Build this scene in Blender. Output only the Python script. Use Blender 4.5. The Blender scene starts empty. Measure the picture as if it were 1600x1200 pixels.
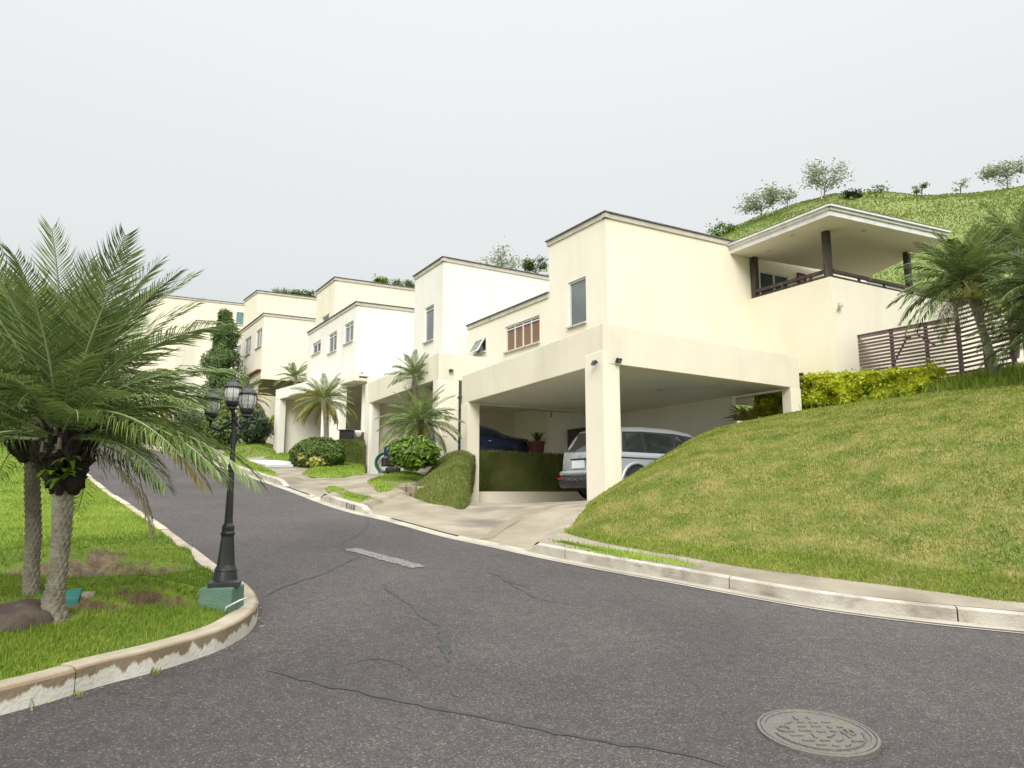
import bpy, math, random
import numpy as np
from mathutils import Vector, Matrix
from mathutils.bvhtree import BVHTree
from mathutils import noise as mnoise
R = math.radians
SC = bpy.context.scene
COL = SC.collection
rnd = random.Random(7)
nr = np.random.default_rng(11)

# ------------------------------------------------------------------ camera, sky, sun, exposure
F, HOR = 1110.0, 770.0
PITCH = math.atan((HOR - 600) / F)
CAMZ = 1.6
cam = bpy.data.objects.new('camera', bpy.data.cameras.new('camera')); COL.objects.link(cam)
cam.location = (0, 0, CAMZ); cam.rotation_euler = (math.pi / 2 + PITCH, 0, 0)
cam.data.sensor_width = 36; cam.data.lens = F / 1600 * 36
cam.data.clip_start = 0.05; cam.data.clip_end = 2000
SC.camera = cam
w = bpy.data.worlds.new('World'); SC.world = w; w.use_nodes = True
nt = w.node_tree; nt.nodes.clear()
def N(nt, t, **k):
    n = nt.nodes.new(t)
    for a, b in k.items(): setattr(n, a, b)
    return n
wo = N(nt, 'ShaderNodeOutputWorld'); bg = N(nt, 'ShaderNodeBackground')
tc = N(nt, 'ShaderNodeTexCoord'); sep = N(nt, 'ShaderNodeSeparateXYZ'); cr = N(nt, 'ShaderNodeValToRGB')
nz = N(nt, 'ShaderNodeTexNoise'); nz.inputs['Scale'].default_value = 1.6; nz.inputs['Detail'].default_value = 3
nt.links.new(tc.outputs['Generated'], sep.inputs[0]); nt.links.new(tc.outputs['Generated'], nz.inputs['Vector'])
ad = N(nt, 'ShaderNodeMath', operation='MULTIPLY_ADD'); ad.inputs[1].default_value = 0.10
sb = N(nt, 'ShaderNodeMath', operation='SUBTRACT'); sb.inputs[1].default_value = 0.5
nt.links.new(nz.outputs[0], sb.inputs[0]); nt.links.new(sb.outputs[0], ad.inputs[0]); nt.links.new(sep.outputs[2], ad.inputs[2])
nt.links.new(ad.outputs[0], cr.inputs[0])
cr.color_ramp.interpolation = 'EASE'
e = cr.color_ramp.elements
e[0].position = 0.0; e[0].color = (.363, .379, .386, 1)
e[1].position = 1.0; e[1].color = (2.15, 2.17, 2.18, 1)
for p, c in ((.18, (.374, .391, .398, 1)), (.36, (.411, .427, .432, 1)), (.63, (.448, .463, .468, 1)), (.78, (1.1, 1.11, 1.11, 1))):
    q = e.new(p); q.color = c
nt.links.new(cr.outputs[0], bg.inputs[0]); bg.inputs[1].default_value = 1.0
nt.links.new(bg.outputs[0], wo.inputs[0])
sun = bpy.data.objects.new('sun', bpy.data.lights.new('sun', 'SUN')); COL.objects.link(sun)
sun.data.energy = 1.5; sun.data.angle = R(28); sun.data.color = (1.0, .96, .88)
sun.rotation_euler = Vector((-.02, -.84, .54)).to_track_quat('Z', 'Y').to_euler()
SC.view_settings.view_transform = 'Standard'; SC.view_settings.look = 'None'
SC.view_settings.exposure = 0.97; SC.view_settings.gamma = 1.0; SC.view_settings.use_curve_mapping = False
SC.render.film_transparent = False
SC.cycles.max_bounces = 12; SC.cycles.diffuse_bounces = 10; SC.cycles.transmission_bounces = 8; SC.cycles.transparent_max_bounces = 12

# ------------------------------------------------------------------ rays of the measured photograph -> points of the place
CP, SP = math.cos(PITCH), math.sin(PITCH)
def ray(px, py):
    u, v = px - 800, 600 - py
    y = F * CP - v * SP; z = F * SP + v * CP
    return u / y, z / y
def at(px, py, d):
    a, b = ray(px, py); return Vector((a * d, d, CAMZ + b * d))
def atz(px, py, z):
    a, b = ray(px, py); return at(px, py, (z - CAMZ) / b)
GX, GY = -0.045, 0.08
def gz(x, y): return GX * x + GY * y
def pl(px, py, off=0.0):
    a, b = ray(px, py)
    d = (CAMZ - off) / (GX * a + GY - b); return Vector((a * d, d, CAMZ + b * d))
def onwall(px, py, p, q):
    a, b = ray(px, py)
    dx, dy = q[0] - p[0], q[1] - p[1]
    t = (a * p[1] - p[0]) / (dx - a * dy)
    y = p[1] + dy * t
    return t * math.hypot(dx, dy), CAMZ + b * y
def xyof(px, p, q, py=HOR):
    u, _ = onwall(px, py, p, q); l = math.hypot(q[0] - p[0], q[1] - p[1])
    return Vector((p[0] + (q[0] - p[0]) * u / l, p[1] + (q[1] - p[1]) * u / l, 0))

# ------------------------------------------------------------------ materials
def mat(name, c1, c2=None, scale=3.0, rough=.8, bump=0.0, bscale=40.0, metal=0.0, tint=None, spec=.5, stain=None, coat=0.0,
        detail=6.0, mid=(.35, .65), stretch=None, trans=0.0, bare=False):
    m = bpy.data.materials.new(name); m.use_nodes = True
    t = m.node_tree; b = t.nodes['Principled BSDF']
    b.inputs['Roughness'].default_value = rough; b.inputs['Metallic'].default_value = metal
    b.inputs['Specular IOR Level'].default_value = spec; b.inputs['Coat Weight'].default_value = coat
    g = N(t, 'ShaderNodeNewGeometry')
    vec = g.outputs['Position']
    def noise_(sc, det=detail, ve=None):
        n = N(t, 'ShaderNodeTexNoise'); n.inputs['Scale'].default_value = sc; n.inputs['Detail'].default_value = det
        t.links.new(ve or vec, n.inputs['Vector']); return n.outputs[0]
    def ramp(fac, lo, hi, ca, cb):
        r = N(t, 'ShaderNodeValToRGB'); r.color_ramp.elements[0].position = lo; r.color_ramp.elements[1].position = hi
        r.color_ramp.elements[0].color = (*ca, 1); r.color_ramp.elements[1].color = (*cb, 1)
        t.links.new(fac, r.inputs[0]); return r.outputs[0]
    def mix(fac, a, bb):
        x = N(t, 'ShaderNodeMix', data_type='RGBA')
        if isinstance(fac, float): x.inputs[0].default_value = fac
        else: t.links.new(fac, x.inputs[0])
        for i, s in ((6, a), (7, bb)):
            if isinstance(s, tuple): x.inputs[i].default_value = (*s, 1)
            else: t.links.new(s, x.inputs[i])
        return x.outputs[2]
    if stretch:
        mp = N(t, 'ShaderNodeMapping'); mp.inputs['Scale'].default_value = stretch; t.links.new(vec, mp.inputs[0]); vs = mp.outputs[0]
    else: vs = vec
    c2 = c2 or c1
    col = ramp(noise_(scale, ve=vs), mid[0], mid[1], c1, c2)
    if tint:     # per blade / leaf variation carried by the mesh: tint = list of colours
        a = N(t, 'ShaderNodeAttribute', attribute_name='tint')
        r = N(t, 'ShaderNodeValToRGB'); els = r.color_ramp.elements
        for i, c in enumerate(tint):
            p = i / (len(tint) - 1)
            el = els[0] if i == 0 else (els[len(els) - 1] if i == len(tint) - 1 else els.new(p))
            el.position = p; el.color = (*c, 1)
        t.links.new(a.outputs['Fac'], r.inputs[0])
        col = mix(.35, r.outputs[0], col) if c1 is not None else r.outputs[0]
    if stain:
        sc, amt, sc_c, st = stain
        mp = N(t, 'ShaderNodeMapping'); mp.inputs['Scale'].default_value = st; t.links.new(vec, mp.inputs[0])
        f = ramp(noise_(sc, 8, mp.outputs[0]), .5, .78, (0, 0, 0), (amt, amt, amt))
        col = mix(f, col, sc_c)
    if bare:
        a = N(t, 'ShaderNodeAttribute', attribute_name='bare'); f = noise_(9, 6)
        mm = N(t, 'ShaderNodeMath', operation='MULTIPLY_ADD'); t.links.new(f, mm.inputs[0]); mm.inputs[1].default_value = 1.0; mm.inputs[2].default_value = -.5
        m2 = N(t, 'ShaderNodeMath', operation='ADD'); t.links.new(mm.outputs[0], m2.inputs[0]); t.links.new(a.outputs['Fac'], m2.inputs[1])
        mr = N(t, 'ShaderNodeMapRange'); mr.inputs[1].default_value = .35; mr.inputs[2].default_value = .55; t.links.new(m2.outputs[0], mr.inputs[0])
        col = mix(mr.outputs[0], col, ramp(noise_(12), .35, .65, (.12, .08, .045), (.22, .165, .10)))
    t.links.new(col, b.inputs['Base Color'])
    if bump:
        bp = N(t, 'ShaderNodeBump'); bp.inputs['Strength'].default_value = min(1, bump); bp.inputs['Distance'].default_value = .02
        t.links.new(noise_(bscale, 4), bp.inputs['Height']); t.links.new(bp.outputs[0], b.inputs['Normal'])
    if trans:
        tr = N(t, 'ShaderNodeBsdfTranslucent'); t.links.new(col, tr.inputs[0])
        ms = N(t, 'ShaderNodeMixShader'); ms.inputs[0].default_value = trans
        t.links.new(b.outputs[0], ms.inputs[1]); t.links.new(tr.outputs[0], ms.inputs[2])
        t.links.new(ms.outputs[0], t.nodes['Material Output'].inputs[0])
    return m
M = {}
wall_st = (1.5, .2, (.50, .43, .30), (1, 1, .18))
M['cream'] = mat('cream paint', (.84, .79, .66), (.81, .76, .63), 1.2, .85, .25, 60, stain=wall_st)
M['cream2'] = mat('warm cream paint', (.84, .785, .625), (.81, .755, .595), 1.0, .85, .25, 60, stain=wall_st)
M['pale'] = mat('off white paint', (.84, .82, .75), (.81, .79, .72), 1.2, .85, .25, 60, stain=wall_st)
M['beamc'] = mat('weathered cream paint', (.79, .735, .60), (.755, .70, .57), 1.5, .9, .3, 50, stain=(1.0, .38, (.45, .42, .33), (1, 1, .12)))
M['cornice'] = mat('grey plaster', (.62, .58, .50), (.54, .51, .44), 5, .9, .3, 60, stain=(3, .5, (.25, .24, .22), (1, 1, .2)))
M['roofedge'] = mat('dark roof sheet', (.10, .10, .10), (.17, .165, .16), 8, .7, .3, 30)
M['soffit'] = mat('grey soffit paint', (.76, .745, .67), (.72, .705, .63), 1.5, .8, .1, 50, stain=(.8, .30, (.50, .49, .43), (1, 1, 1)))
M['soffit2'] = mat('terrace soffit paint', (.74, .70, .59), (.70, .66, .55), 1.5, .8, .1, 50)
M['white'] = mat('white paint', (.80, .80, .78), (.74, .74, .72), 4, .6, .15, 60, stain=(3, .5, (.40, .36, .33), (1, 1, .5)))
M['framew'] = mat('white frame', (.66, .68, .68), (.60, .62, .62), 6, .5)
M['glass'] = mat('window glass', (.045, .055, .065), (.03, .038, .045), .7, .06, spec=.9)
M['glassl'] = mat('pale window glass', (.16, .185, .185), (.11, .13, .13), .9, .12, spec=.9)
M['teal'] = mat('teal window glass', (.12, .26, .25), (.10, .22, .21), 2, .12, spec=.9)
M['curtain'] = mat('brown curtain', (.25, .14, .085), (.20, .11, .065), 30, .8, stretch=(1, 1, .05))
M['doorw'] = mat('dark red door wood', (.10, .028, .022), (.065, .02, .016), 14, .45, .2, 40, stretch=(1, 1, .1))
M['darkwood'] = mat('dark timber', (.055, .038, .03), (.03, .022, .018), 10, .55, .3, 40, stretch=(1, 1, .15), stain=(6, .5, (.20, .17, .14), (1, 1, .2)))
M['slat'] = mat('purple brown slat paint', (.17, .10, .098), (.13, .075, .074), 6, .7, .2, 60, stain=(6, .4, (.3, .25, .23), (.3, .3, 1)))
M['black'] = mat('black metal', (.018, .019, .021), (.028, .029, .031), 20, .42, .15, 60, spec=.5)
M['blackp'] = mat('black plastic', (.02, .02, .022), (.03, .03, .033), 9, .5)
M['rubber'] = mat('tyre rubber', (.018, .018, .019), (.026, .026, .027), 20, .85, .2, 80)
M['silver'] = mat('silver car paint', (.47, .50, .53), (.45, .48, .51), 3, .28, metal=.35, coat=.8)
M['navy'] = mat('navy car paint', (.02, .036, .12), (.018, .03, .10), 3, .2, coat=1.0)
M['carglass'] = mat('car glass', (.02, .025, .024), (.03, .035, .034), 2, .04, spec=1.0)
M['chrome'] = mat('chrome', (.7, .7, .7), (.65, .65, .65), 3, .15, metal=1)
M['red'] = mat('red lens', (.45, .01, .012), (.38, .01, .01), 9, .2)
M['plate'] = mat('white plate', (.75, .77, .80), (.72, .74, .77), 9, .4)
M['greenbox'] = mat('green painted concrete', (.075, .16, .11), (.10, .19, .135), 7, .7, .3, 50, stain=(7, .45, (.22, .27, .2), (1, 1, .6)))
M['tealbox'] = mat('teal plastic lid', (.03, .17, .15), (.04, .20, .17), 5, .5)
M['hose'] = mat('green hose', (.01, .13, .10), (.015, .16, .13), 12, .4)
M['terracotta'] = mat('terracotta', (.20, .055, .04), (.16, .045, .03), 9, .6)
M['metalgrey'] = mat('cast iron', (.145, .132, .118), (.115, .106, .096), 40, .6, .5, 90, stain=(9, .6, (.19, .155, .09), (1, 1, 1)))
M['rock'] = mat('brown rock', (.055, .04, .032), (.10, .075, .06), 3.5, .9, .8, 14, stain=(7, .6, (.20, .16, .12), (1, 1, 1)))
M['soil'] = mat('bare soil', (.10, .055, .028), (.17, .105, .055), 9, .95, 1, 30)
M['dist'] = mat('lamp glass', (.72, .72, .69), (.40, .40, .37), 22, .12, spec=.8, stretch=(1, 1, .3), stain=(14, .6, (.8, .8, .78), (1, 1, .5)))
M['lane'] = mat('worn lane paint', (.27, .245, .24), (.12, .108, .104), 34, .9, .8, 120, mid=(.40, .60))
M['tar'] = mat('tar seal', (.034, .034, .035), (.056, .053, .052), 14, .75, .6, 90)
M['gutter'] = mat('pale gutter concrete', (.44, .41, .34), (.32, .295, .235), 2.0, .9, .5, 60, stain=(2.2, .55, (.20, .18, .14), (1, 1, 1)))
M['kerb'] = mat('painted concrete kerb', (.50, .47, .40), (.37, .335, .27), 3.0, .9, .5, 50, stain=(3.0, .9, (.12, .10, .08), (1, 1, 1.5)))
M['walk'] = mat('pavement concrete', (.225, .19, .135), (.34, .30, .225), 1.3, .92, .6, 70, stain=(.8, .8, (.085, .075, .066), (1, 1, 1)))
M['floorc'] = mat('pale carport floor', (.48, .45, .38), (.42, .39, .33), 2, .85)  # floor colour lightened to bounce more light up into the carports
M['slabwhite'] = mat('pale slab', (.55, .56, .56), (.45, .46, .46), 4, .8)
M['brick'] = mat('worn brick step', (.22, .15, .12), (.30, .24, .19), 6, .9, .5, 50)
M['bark'] = mat('palm trunk', (.17, .14, .105), (.24, .21, .165), 14, .95, .8, 40, stain=(5, .6, (.34, .36, .27), (1, 1, .6)))
M['barkpale'] = mat('pale palm trunk', (.30, .28, .22), (.20, .175, .13), 11, .95, .8, 40, stain=(5, .8, (.42, .46, .33), (1, 1, .5)))
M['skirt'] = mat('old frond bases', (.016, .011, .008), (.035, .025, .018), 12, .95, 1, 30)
M['boot'] = mat('dry frond stub', (.16, .12, .09), (.24, .20, .15), 20, .9, .4, 50)
M['twig'] = mat('twig bark', (.13, .10, .07), (.18, .15, .11), 10, .9, .3, 40)
G = dict(c1=(.06, .10, .02), c2=(.12, .17, .035))
M['frond'] = mat('palm leaflets', (.095, .155, .035), (.155, .225, .06), 3, .5, tint=[(.065, .12, .025), (.17, .24, .06), (.36, .42, .16)], spec=.35, trans=.27)
M['frondd'] = mat('dark palm leaflets', (.06, .10, .026), (.10, .15, .04), 3, .5, tint=[(.04, .075, .018), (.095, .145, .036), (.21, .26, .09)], spec=.35, trans=.25)
M['frondy'] = mat('yellowing leaflets', (.30, .22, .02), (.20, .20, .03), 6, .5, tint=[(.14, .15, .02), (.34, .25, .02), (.48, .36, .03)], trans=.2)
M['frondr'] = mat('frond midrib', (.26, .30, .14), (.34, .37, .20), 6, .5)
M['dryfr'] = mat('dry leaflets', (.25, .20, .12), (.32, .27, .17), 6, .8, tint=[(.20, .15, .09), (.30, .25, .15), (.40, .35, .24)], trans=.1)
M['blade'] = mat('lawn blades', (.14, .235, .022), (.25, .325, .032), 1.1, .6, tint=[(.08, .165, .022), (.24, .335, .045), (.44, .50, .11)], spec=.15, trans=.3)
M['bladem'] = mat('dry lawn blades', (.14, .20, .03), (.31, .275, .095), 2.6, .7, tint=[(.095, .165, .02), (.255, .305, .045), (.50, .44, .18)], spec=.1, trans=.25)
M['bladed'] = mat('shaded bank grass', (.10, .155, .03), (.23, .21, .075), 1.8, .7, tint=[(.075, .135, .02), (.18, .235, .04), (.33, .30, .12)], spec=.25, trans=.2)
M['bladeh'] = mat('hill grass', (.135, .19, .04), (.185, .215, .055), .12, .8, tint=[(.14, .20, .04), (.17, .225, .05), (.21, .245, .066)], spec=.2, trans=.2)
M['lawn'] = mat('lawn base', (.12, .205, .02), (.21, .28, .03), 1.4, .95, .9, 55, bare=True)
M['lawnm'] = mat('mound base', (.12, .165, .028), (.27, .235, .08), 2.6, .95, 1, 45)
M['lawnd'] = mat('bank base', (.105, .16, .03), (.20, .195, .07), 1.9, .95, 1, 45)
M['lawnh'] = mat('hill base', (.135, .19, .04), (.185, .215, .055), .12, .95, .35, 1.6)
M['earth'] = mat('ground', (.07, .08, .03), (.11, .11, .05), .5, .95, .5, 10)
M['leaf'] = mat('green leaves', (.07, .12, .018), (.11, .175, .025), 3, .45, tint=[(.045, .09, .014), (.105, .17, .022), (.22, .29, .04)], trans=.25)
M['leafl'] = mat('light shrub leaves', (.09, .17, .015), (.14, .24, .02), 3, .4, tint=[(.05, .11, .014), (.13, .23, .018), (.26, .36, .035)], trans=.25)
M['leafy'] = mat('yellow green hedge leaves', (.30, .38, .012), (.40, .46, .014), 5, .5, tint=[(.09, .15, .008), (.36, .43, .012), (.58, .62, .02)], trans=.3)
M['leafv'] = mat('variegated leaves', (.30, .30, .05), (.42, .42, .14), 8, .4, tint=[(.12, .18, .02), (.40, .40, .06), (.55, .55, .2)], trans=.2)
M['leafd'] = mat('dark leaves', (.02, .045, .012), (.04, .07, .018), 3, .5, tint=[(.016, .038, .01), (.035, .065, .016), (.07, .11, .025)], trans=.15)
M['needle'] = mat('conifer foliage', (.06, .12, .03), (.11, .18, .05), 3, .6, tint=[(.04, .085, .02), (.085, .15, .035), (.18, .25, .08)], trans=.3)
M['leafp'] = mat('hazed scrub leaves', (.24, .28, .17), (.33, .37, .24), 3, .7, tint=[(.16, .20, .11), (.30, .34, .20), (.42, .46, .30)], trans=.4)  # leaves paled, distance haze mixed into their colour
M['dead'] = mat('fallen leaves', (.22, .12, .05), (.32, .20, .10), 30, .9, tint=[(.18, .10, .05), (.30, .19, .10), (.42, .32, .2)])
M['yellowst'] = mat('spathe', (.36, .27, .06), (.42, .33, .10), 12, .7)

# asphalt: aggregate speckle
def asphalt():
    m = bpy.data.materials.new('asphalt'); m.use_nodes = True; t = m.node_tree; b = t.nodes['Principled BSDF']
    g = N(t, 'ShaderNodeNewGeometry'); pos = g.outputs['Position']
    v = N(t, 'ShaderNodeTexVoronoi'); v.inputs['Scale'].default_value = 120; t.links.new(pos, v.inputs['Vector'])
    sp = N(t, 'ShaderNodeSeparateColor'); t.links.new(v.outputs['Color'], sp.inputs[0])
    r = N(t, 'ShaderNodeValToRGB'); r.color_ramp.elements[0].position = 0; r.color_ramp.elements[1].position = 1
    r.color_ramp.elements[0].color = (.044, .038, .037, 1); r.color_ramp.elements[1].color = (.19, .172, .16, 1)
    for p, c in ((.5, (.064, .056, .054, 1)), (.84, (.088, .077, .074, 1)), (.94, (.118, .105, .099, 1))):
        q = r.color_ramp.elements.new(p); q.color = c
    t.links.new(sp.outputs[0], r.inputs[0])
    n1 = N(t, 'ShaderNodeTexNoise'); n1.inputs['Scale'].default_value = .45; n1.inputs['Detail'].default_value = 7; t.links.new(pos, n1.inputs['Vector'])
    mr = N(t, 'ShaderNodeMapRange'); mr.inputs[1].default_value = .3; mr.inputs[2].default_value = .7; mr.inputs[3].default_value = .74; mr.inputs[4].default_value = 1.2
    t.links.new(n1.outputs[0], mr.inputs[0])
    n2 = N(t, 'ShaderNodeTexNoise'); n2.inputs['Scale'].default_value = 9; n2.inputs['Detail'].default_value = 5; t.links.new(pos, n2.inputs['Vector'])
    mr2 = N(t, 'ShaderNodeMapRange'); mr2.inputs[1].default_value = .3; mr2.inputs[2].default_value = .7; mr2.inputs[3].default_value = .86; mr2.inputs[4].default_value = 1.12
    t.links.new(n2.outputs[0], mr2.inputs[0])
    mm = N(t, 'ShaderNodeMath', operation='MULTIPLY'); t.links.new(mr.outputs[0], mm.inputs[0]); t.links.new(mr2.outputs[0], mm.inputs[1])
    vm = N(t, 'ShaderNodeVectorMath', operation='SCALE'); t.links.new(r.outputs[0], vm.inputs[0]); t.links.new(mm.outputs[0], vm.inputs['Scale'])
    # hairline cracks
    v2 = N(t, 'ShaderNodeTexVoronoi', feature='DISTANCE_TO_EDGE'); v2.inputs['Scale'].default_value = .85
    wn = N(t, 'ShaderNodeTexNoise'); wn.inputs['Scale'].default_value = 2.5; wn.inputs['Detail'].default_value = 6; t.links.new(pos, wn.inputs['Vector'])
    sc = N(t, 'ShaderNodeVectorMath', operation='MULTIPLY_ADD'); t.links.new(wn.outputs['Color'], sc.inputs[0]); sc.inputs[1].default_value = (.9, .9, .9); t.links.new(pos, sc.inputs[2])
    t.links.new(sc.outputs[0], v2.inputs['Vector'])
    n3 = N(t, 'ShaderNodeTexNoise'); n3.inputs['Scale'].default_value = .6; t.links.new(pos, n3.inputs['Vector'])
    c1 = N(t, 'ShaderNodeMapRange'); c1.inputs[1].default_value = 0; c1.inputs[2].default_value = .010; c1.inputs[3].default_value = 1; c1.inputs[4].default_value = 0; t.links.new(v2.outputs[0], c1.inputs[0])
    c2 = N(t, 'ShaderNodeMapRange'); c2.inputs[1].default_value = .55; c2.inputs[2].default_value = .62; t.links.new(n3.outputs[0], c2.inputs[0])
    cm = N(t, 'ShaderNodeMath', operation='MULTIPLY'); t.links.new(c1.outputs[0], cm.inputs[0]); t.links.new(c2.outputs[0], cm.inputs[1])
    cm2 = N(t, 'ShaderNodeMath', operation='MULTIPLY'); t.links.new(cm.outputs[0], cm2.inputs[0]); cm2.inputs[1].default_value = .6
    mx = N(t, 'ShaderNodeMix', data_type='RGBA'); t.links.new(cm2.outputs[0], mx.inputs[0]); t.links.new(vm.outputs[0], mx.inputs[6]); mx.inputs[7].default_value = (.03, .028, .028, 1)
    t.links.new(mx.outputs[2], b.inputs['Base Color']); b.inputs['Roughness'].default_value = .82; b.inputs['Specular IOR Level'].default_value = .35
    bp = N(t, 'ShaderNodeBump'); bp.inputs['Strength'].default_value = .55; bp.inputs['Distance'].default_value = .006
    t.links.new(v.outputs['Distance'], bp.inputs['Height']); t.links.new(bp.outputs[0], b.inputs['Normal'])
    return m
M['asphalt'] = asphalt()
# left kerb: mud-brown with white paint surviving low on its face (attribute h = height over the road)
def mudkerb():
    m = bpy.data.materials.new('muddy kerb'); m.use_nodes = True; t = m.node_tree; b = t.nodes['Principled BSDF']
    g = N(t, 'ShaderNodeNewGeometry'); pos = g.outputs['Position']
    a = N(t, 'ShaderNodeAttribute', attribute_name='h')
    mp = N(t, 'ShaderNodeMapping'); mp.inputs['Scale'].default_value = (1, 1, .25); t.links.new(pos, mp.inputs[0])
    n = N(t, 'ShaderNodeTexNoise'); n.inputs['Scale'].default_value = 7; n.inputs['Detail'].default_value = 9; n.inputs['Roughness'].default_value = .62; t.links.new(mp.outputs[0], n.inputs['Vector'])
    k = N(t, 'ShaderNodeMath', operation='MULTIPLY_ADD'); k.inputs[1].default_value = .28; k.inputs[2].default_value = -.065; t.links.new(n.outputs[0], k.inputs[0])
    l = N(t, 'ShaderNodeMath', operation='SUBTRACT'); t.links.new(a.outputs['Fac'], l.inputs[0]); t.links.new(k.outputs[0], l.inputs[1])
    r = N(t, 'ShaderNodeMapRange'); r.inputs[1].default_value = -.004; r.inputs[2].default_value = .014; t.links.new(l.outputs[0], r.inputs[0])
    n2 = N(t, 'ShaderNodeTexNoise'); n2.inputs['Scale'].default_value = 4; n2.inputs['Detail'].default_value = 7; t.links.new(pos, n2.inputs['Vector'])
    def rp(ca, cb, lo=.35, hi=.65):
        q = N(t, 'ShaderNodeValToRGB'); q.color_ramp.elements[0].position = lo; q.color_ramp.elements[1].position = hi
        q.color_ramp.elements[0].color = (*ca, 1); q.color_ramp.elements[1].color = (*cb, 1); t.links.new(n2.outputs[0], q.inputs[0]); return q.outputs[0]
    wcol = rp((.52, .50, .43), (.62, .60, .53)); mud = rp((.19, .14, .085), (.27, .205, .13)); top = rp((.40, .34, .25), (.52, .46, .36))
    r2 = N(t, 'ShaderNodeMapRange'); r2.inputs[1].default_value = .135; r2.inputs[2].default_value = .15; t.links.new(a.outputs['Fac'], r2.inputs[0])
    x = N(t, 'ShaderNodeMix', data_type='RGBA'); t.links.new(r.outputs[0], x.inputs[0]); t.links.new(wcol, x.inputs[6]); t.links.new(mud, x.inputs[7])
    y = N(t, 'ShaderNodeMix', data_type='RGBA'); t.links.new(r2.outputs[0], y.inputs[0]); t.links.new(x.outputs[2], y.inputs[6]); t.links.new(top, y.inputs[7])
    t.links.new(y.outputs[2], b.inputs['Base Color']); b.inputs['Roughness'].default_value = .85
    bp = N(t, 'ShaderNodeBump'); bp.inputs['Strength'].default_value = .5; bp.inputs['Distance'].default_value = .01
    n4 = N(t, 'ShaderNodeTexNoise'); n4.inputs['Scale'].default_value = 45; t.links.new(pos, n4.inputs['Vector'])
    t.links.new(n4.outputs[0], bp.inputs['Height']); t.links.new(bp.outputs[0], b.inputs['Normal'])
    return m
M['mudkerb'] = mudkerb()

# ------------------------------------------------------------------ object helpers
def wloc(o):
    l = Vector((0, 0, 0))
    while o is not None: l += o.location; o = o.parent
    return l
def mesh_obj(name, V, Fc, m, parent=None, smooth=False, attrs=None, mi=None):
    me = bpy.data.meshes.new(name)
    off = wloc(parent) if parent is not None else Vector((0, 0, 0))
    V = np.asarray(V, dtype=np.float64).reshape(-1, 3) - np.array(off)
    if isinstance(Fc, np.ndarray):
        nf, k = Fc.shape
        me.vertices.add(len(V)); me.vertices.foreach_set('co', V.astype(np.float32).ravel())
        me.loops.add(nf * k); me.loops.foreach_set('vertex_index', Fc.astype(np.int32).ravel())
        me.polygons.add(nf); me.polygons.foreach_set('loop_start', np.arange(0, nf * k, k, dtype=np.int32))
        try: me.polygons.foreach_set('loop_total', np.full(nf, k, dtype=np.int32))
        except Exception: pass
        me.update(calc_edges=True)
    else:
        me.from_pydata([tuple(v) for v in V], [], Fc); me.update()
    for mm in (m if isinstance(m, (list, tuple)) else [m]): me.materials.append(mm)
    if mi is not None: me.polygons.foreach_set('material_index', np.asarray(mi, dtype=np.int32))
    if smooth: me.polygons.foreach_set('use_smooth', np.ones(len(me.polygons), dtype=bool))
    if attrs:
        for k, v in attrs.items():
            a = me.attributes.new(k, 'FLOAT', 'POINT'); a.data.foreach_set('value', np.asarray(v, dtype=np.float32))
    o = bpy.data.objects.new(name, me); COL.objects.link(o)
    if parent is not None: o.parent = parent
    return o
def tag(o, label=None, cat=None, group=None, kind=None):
    if label: o['label'] = label
    if cat: o['category'] = cat
    if group: o['group'] = group
    if kind: o['kind'] = kind
    return o
def thing(name, label, cat, loc, group=None):
    o = bpy.data.objects.new(name, None); COL.objects.link(o); o.location = loc; o.empty_display_size = .2
    return tag(o, label, cat, group)
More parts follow.
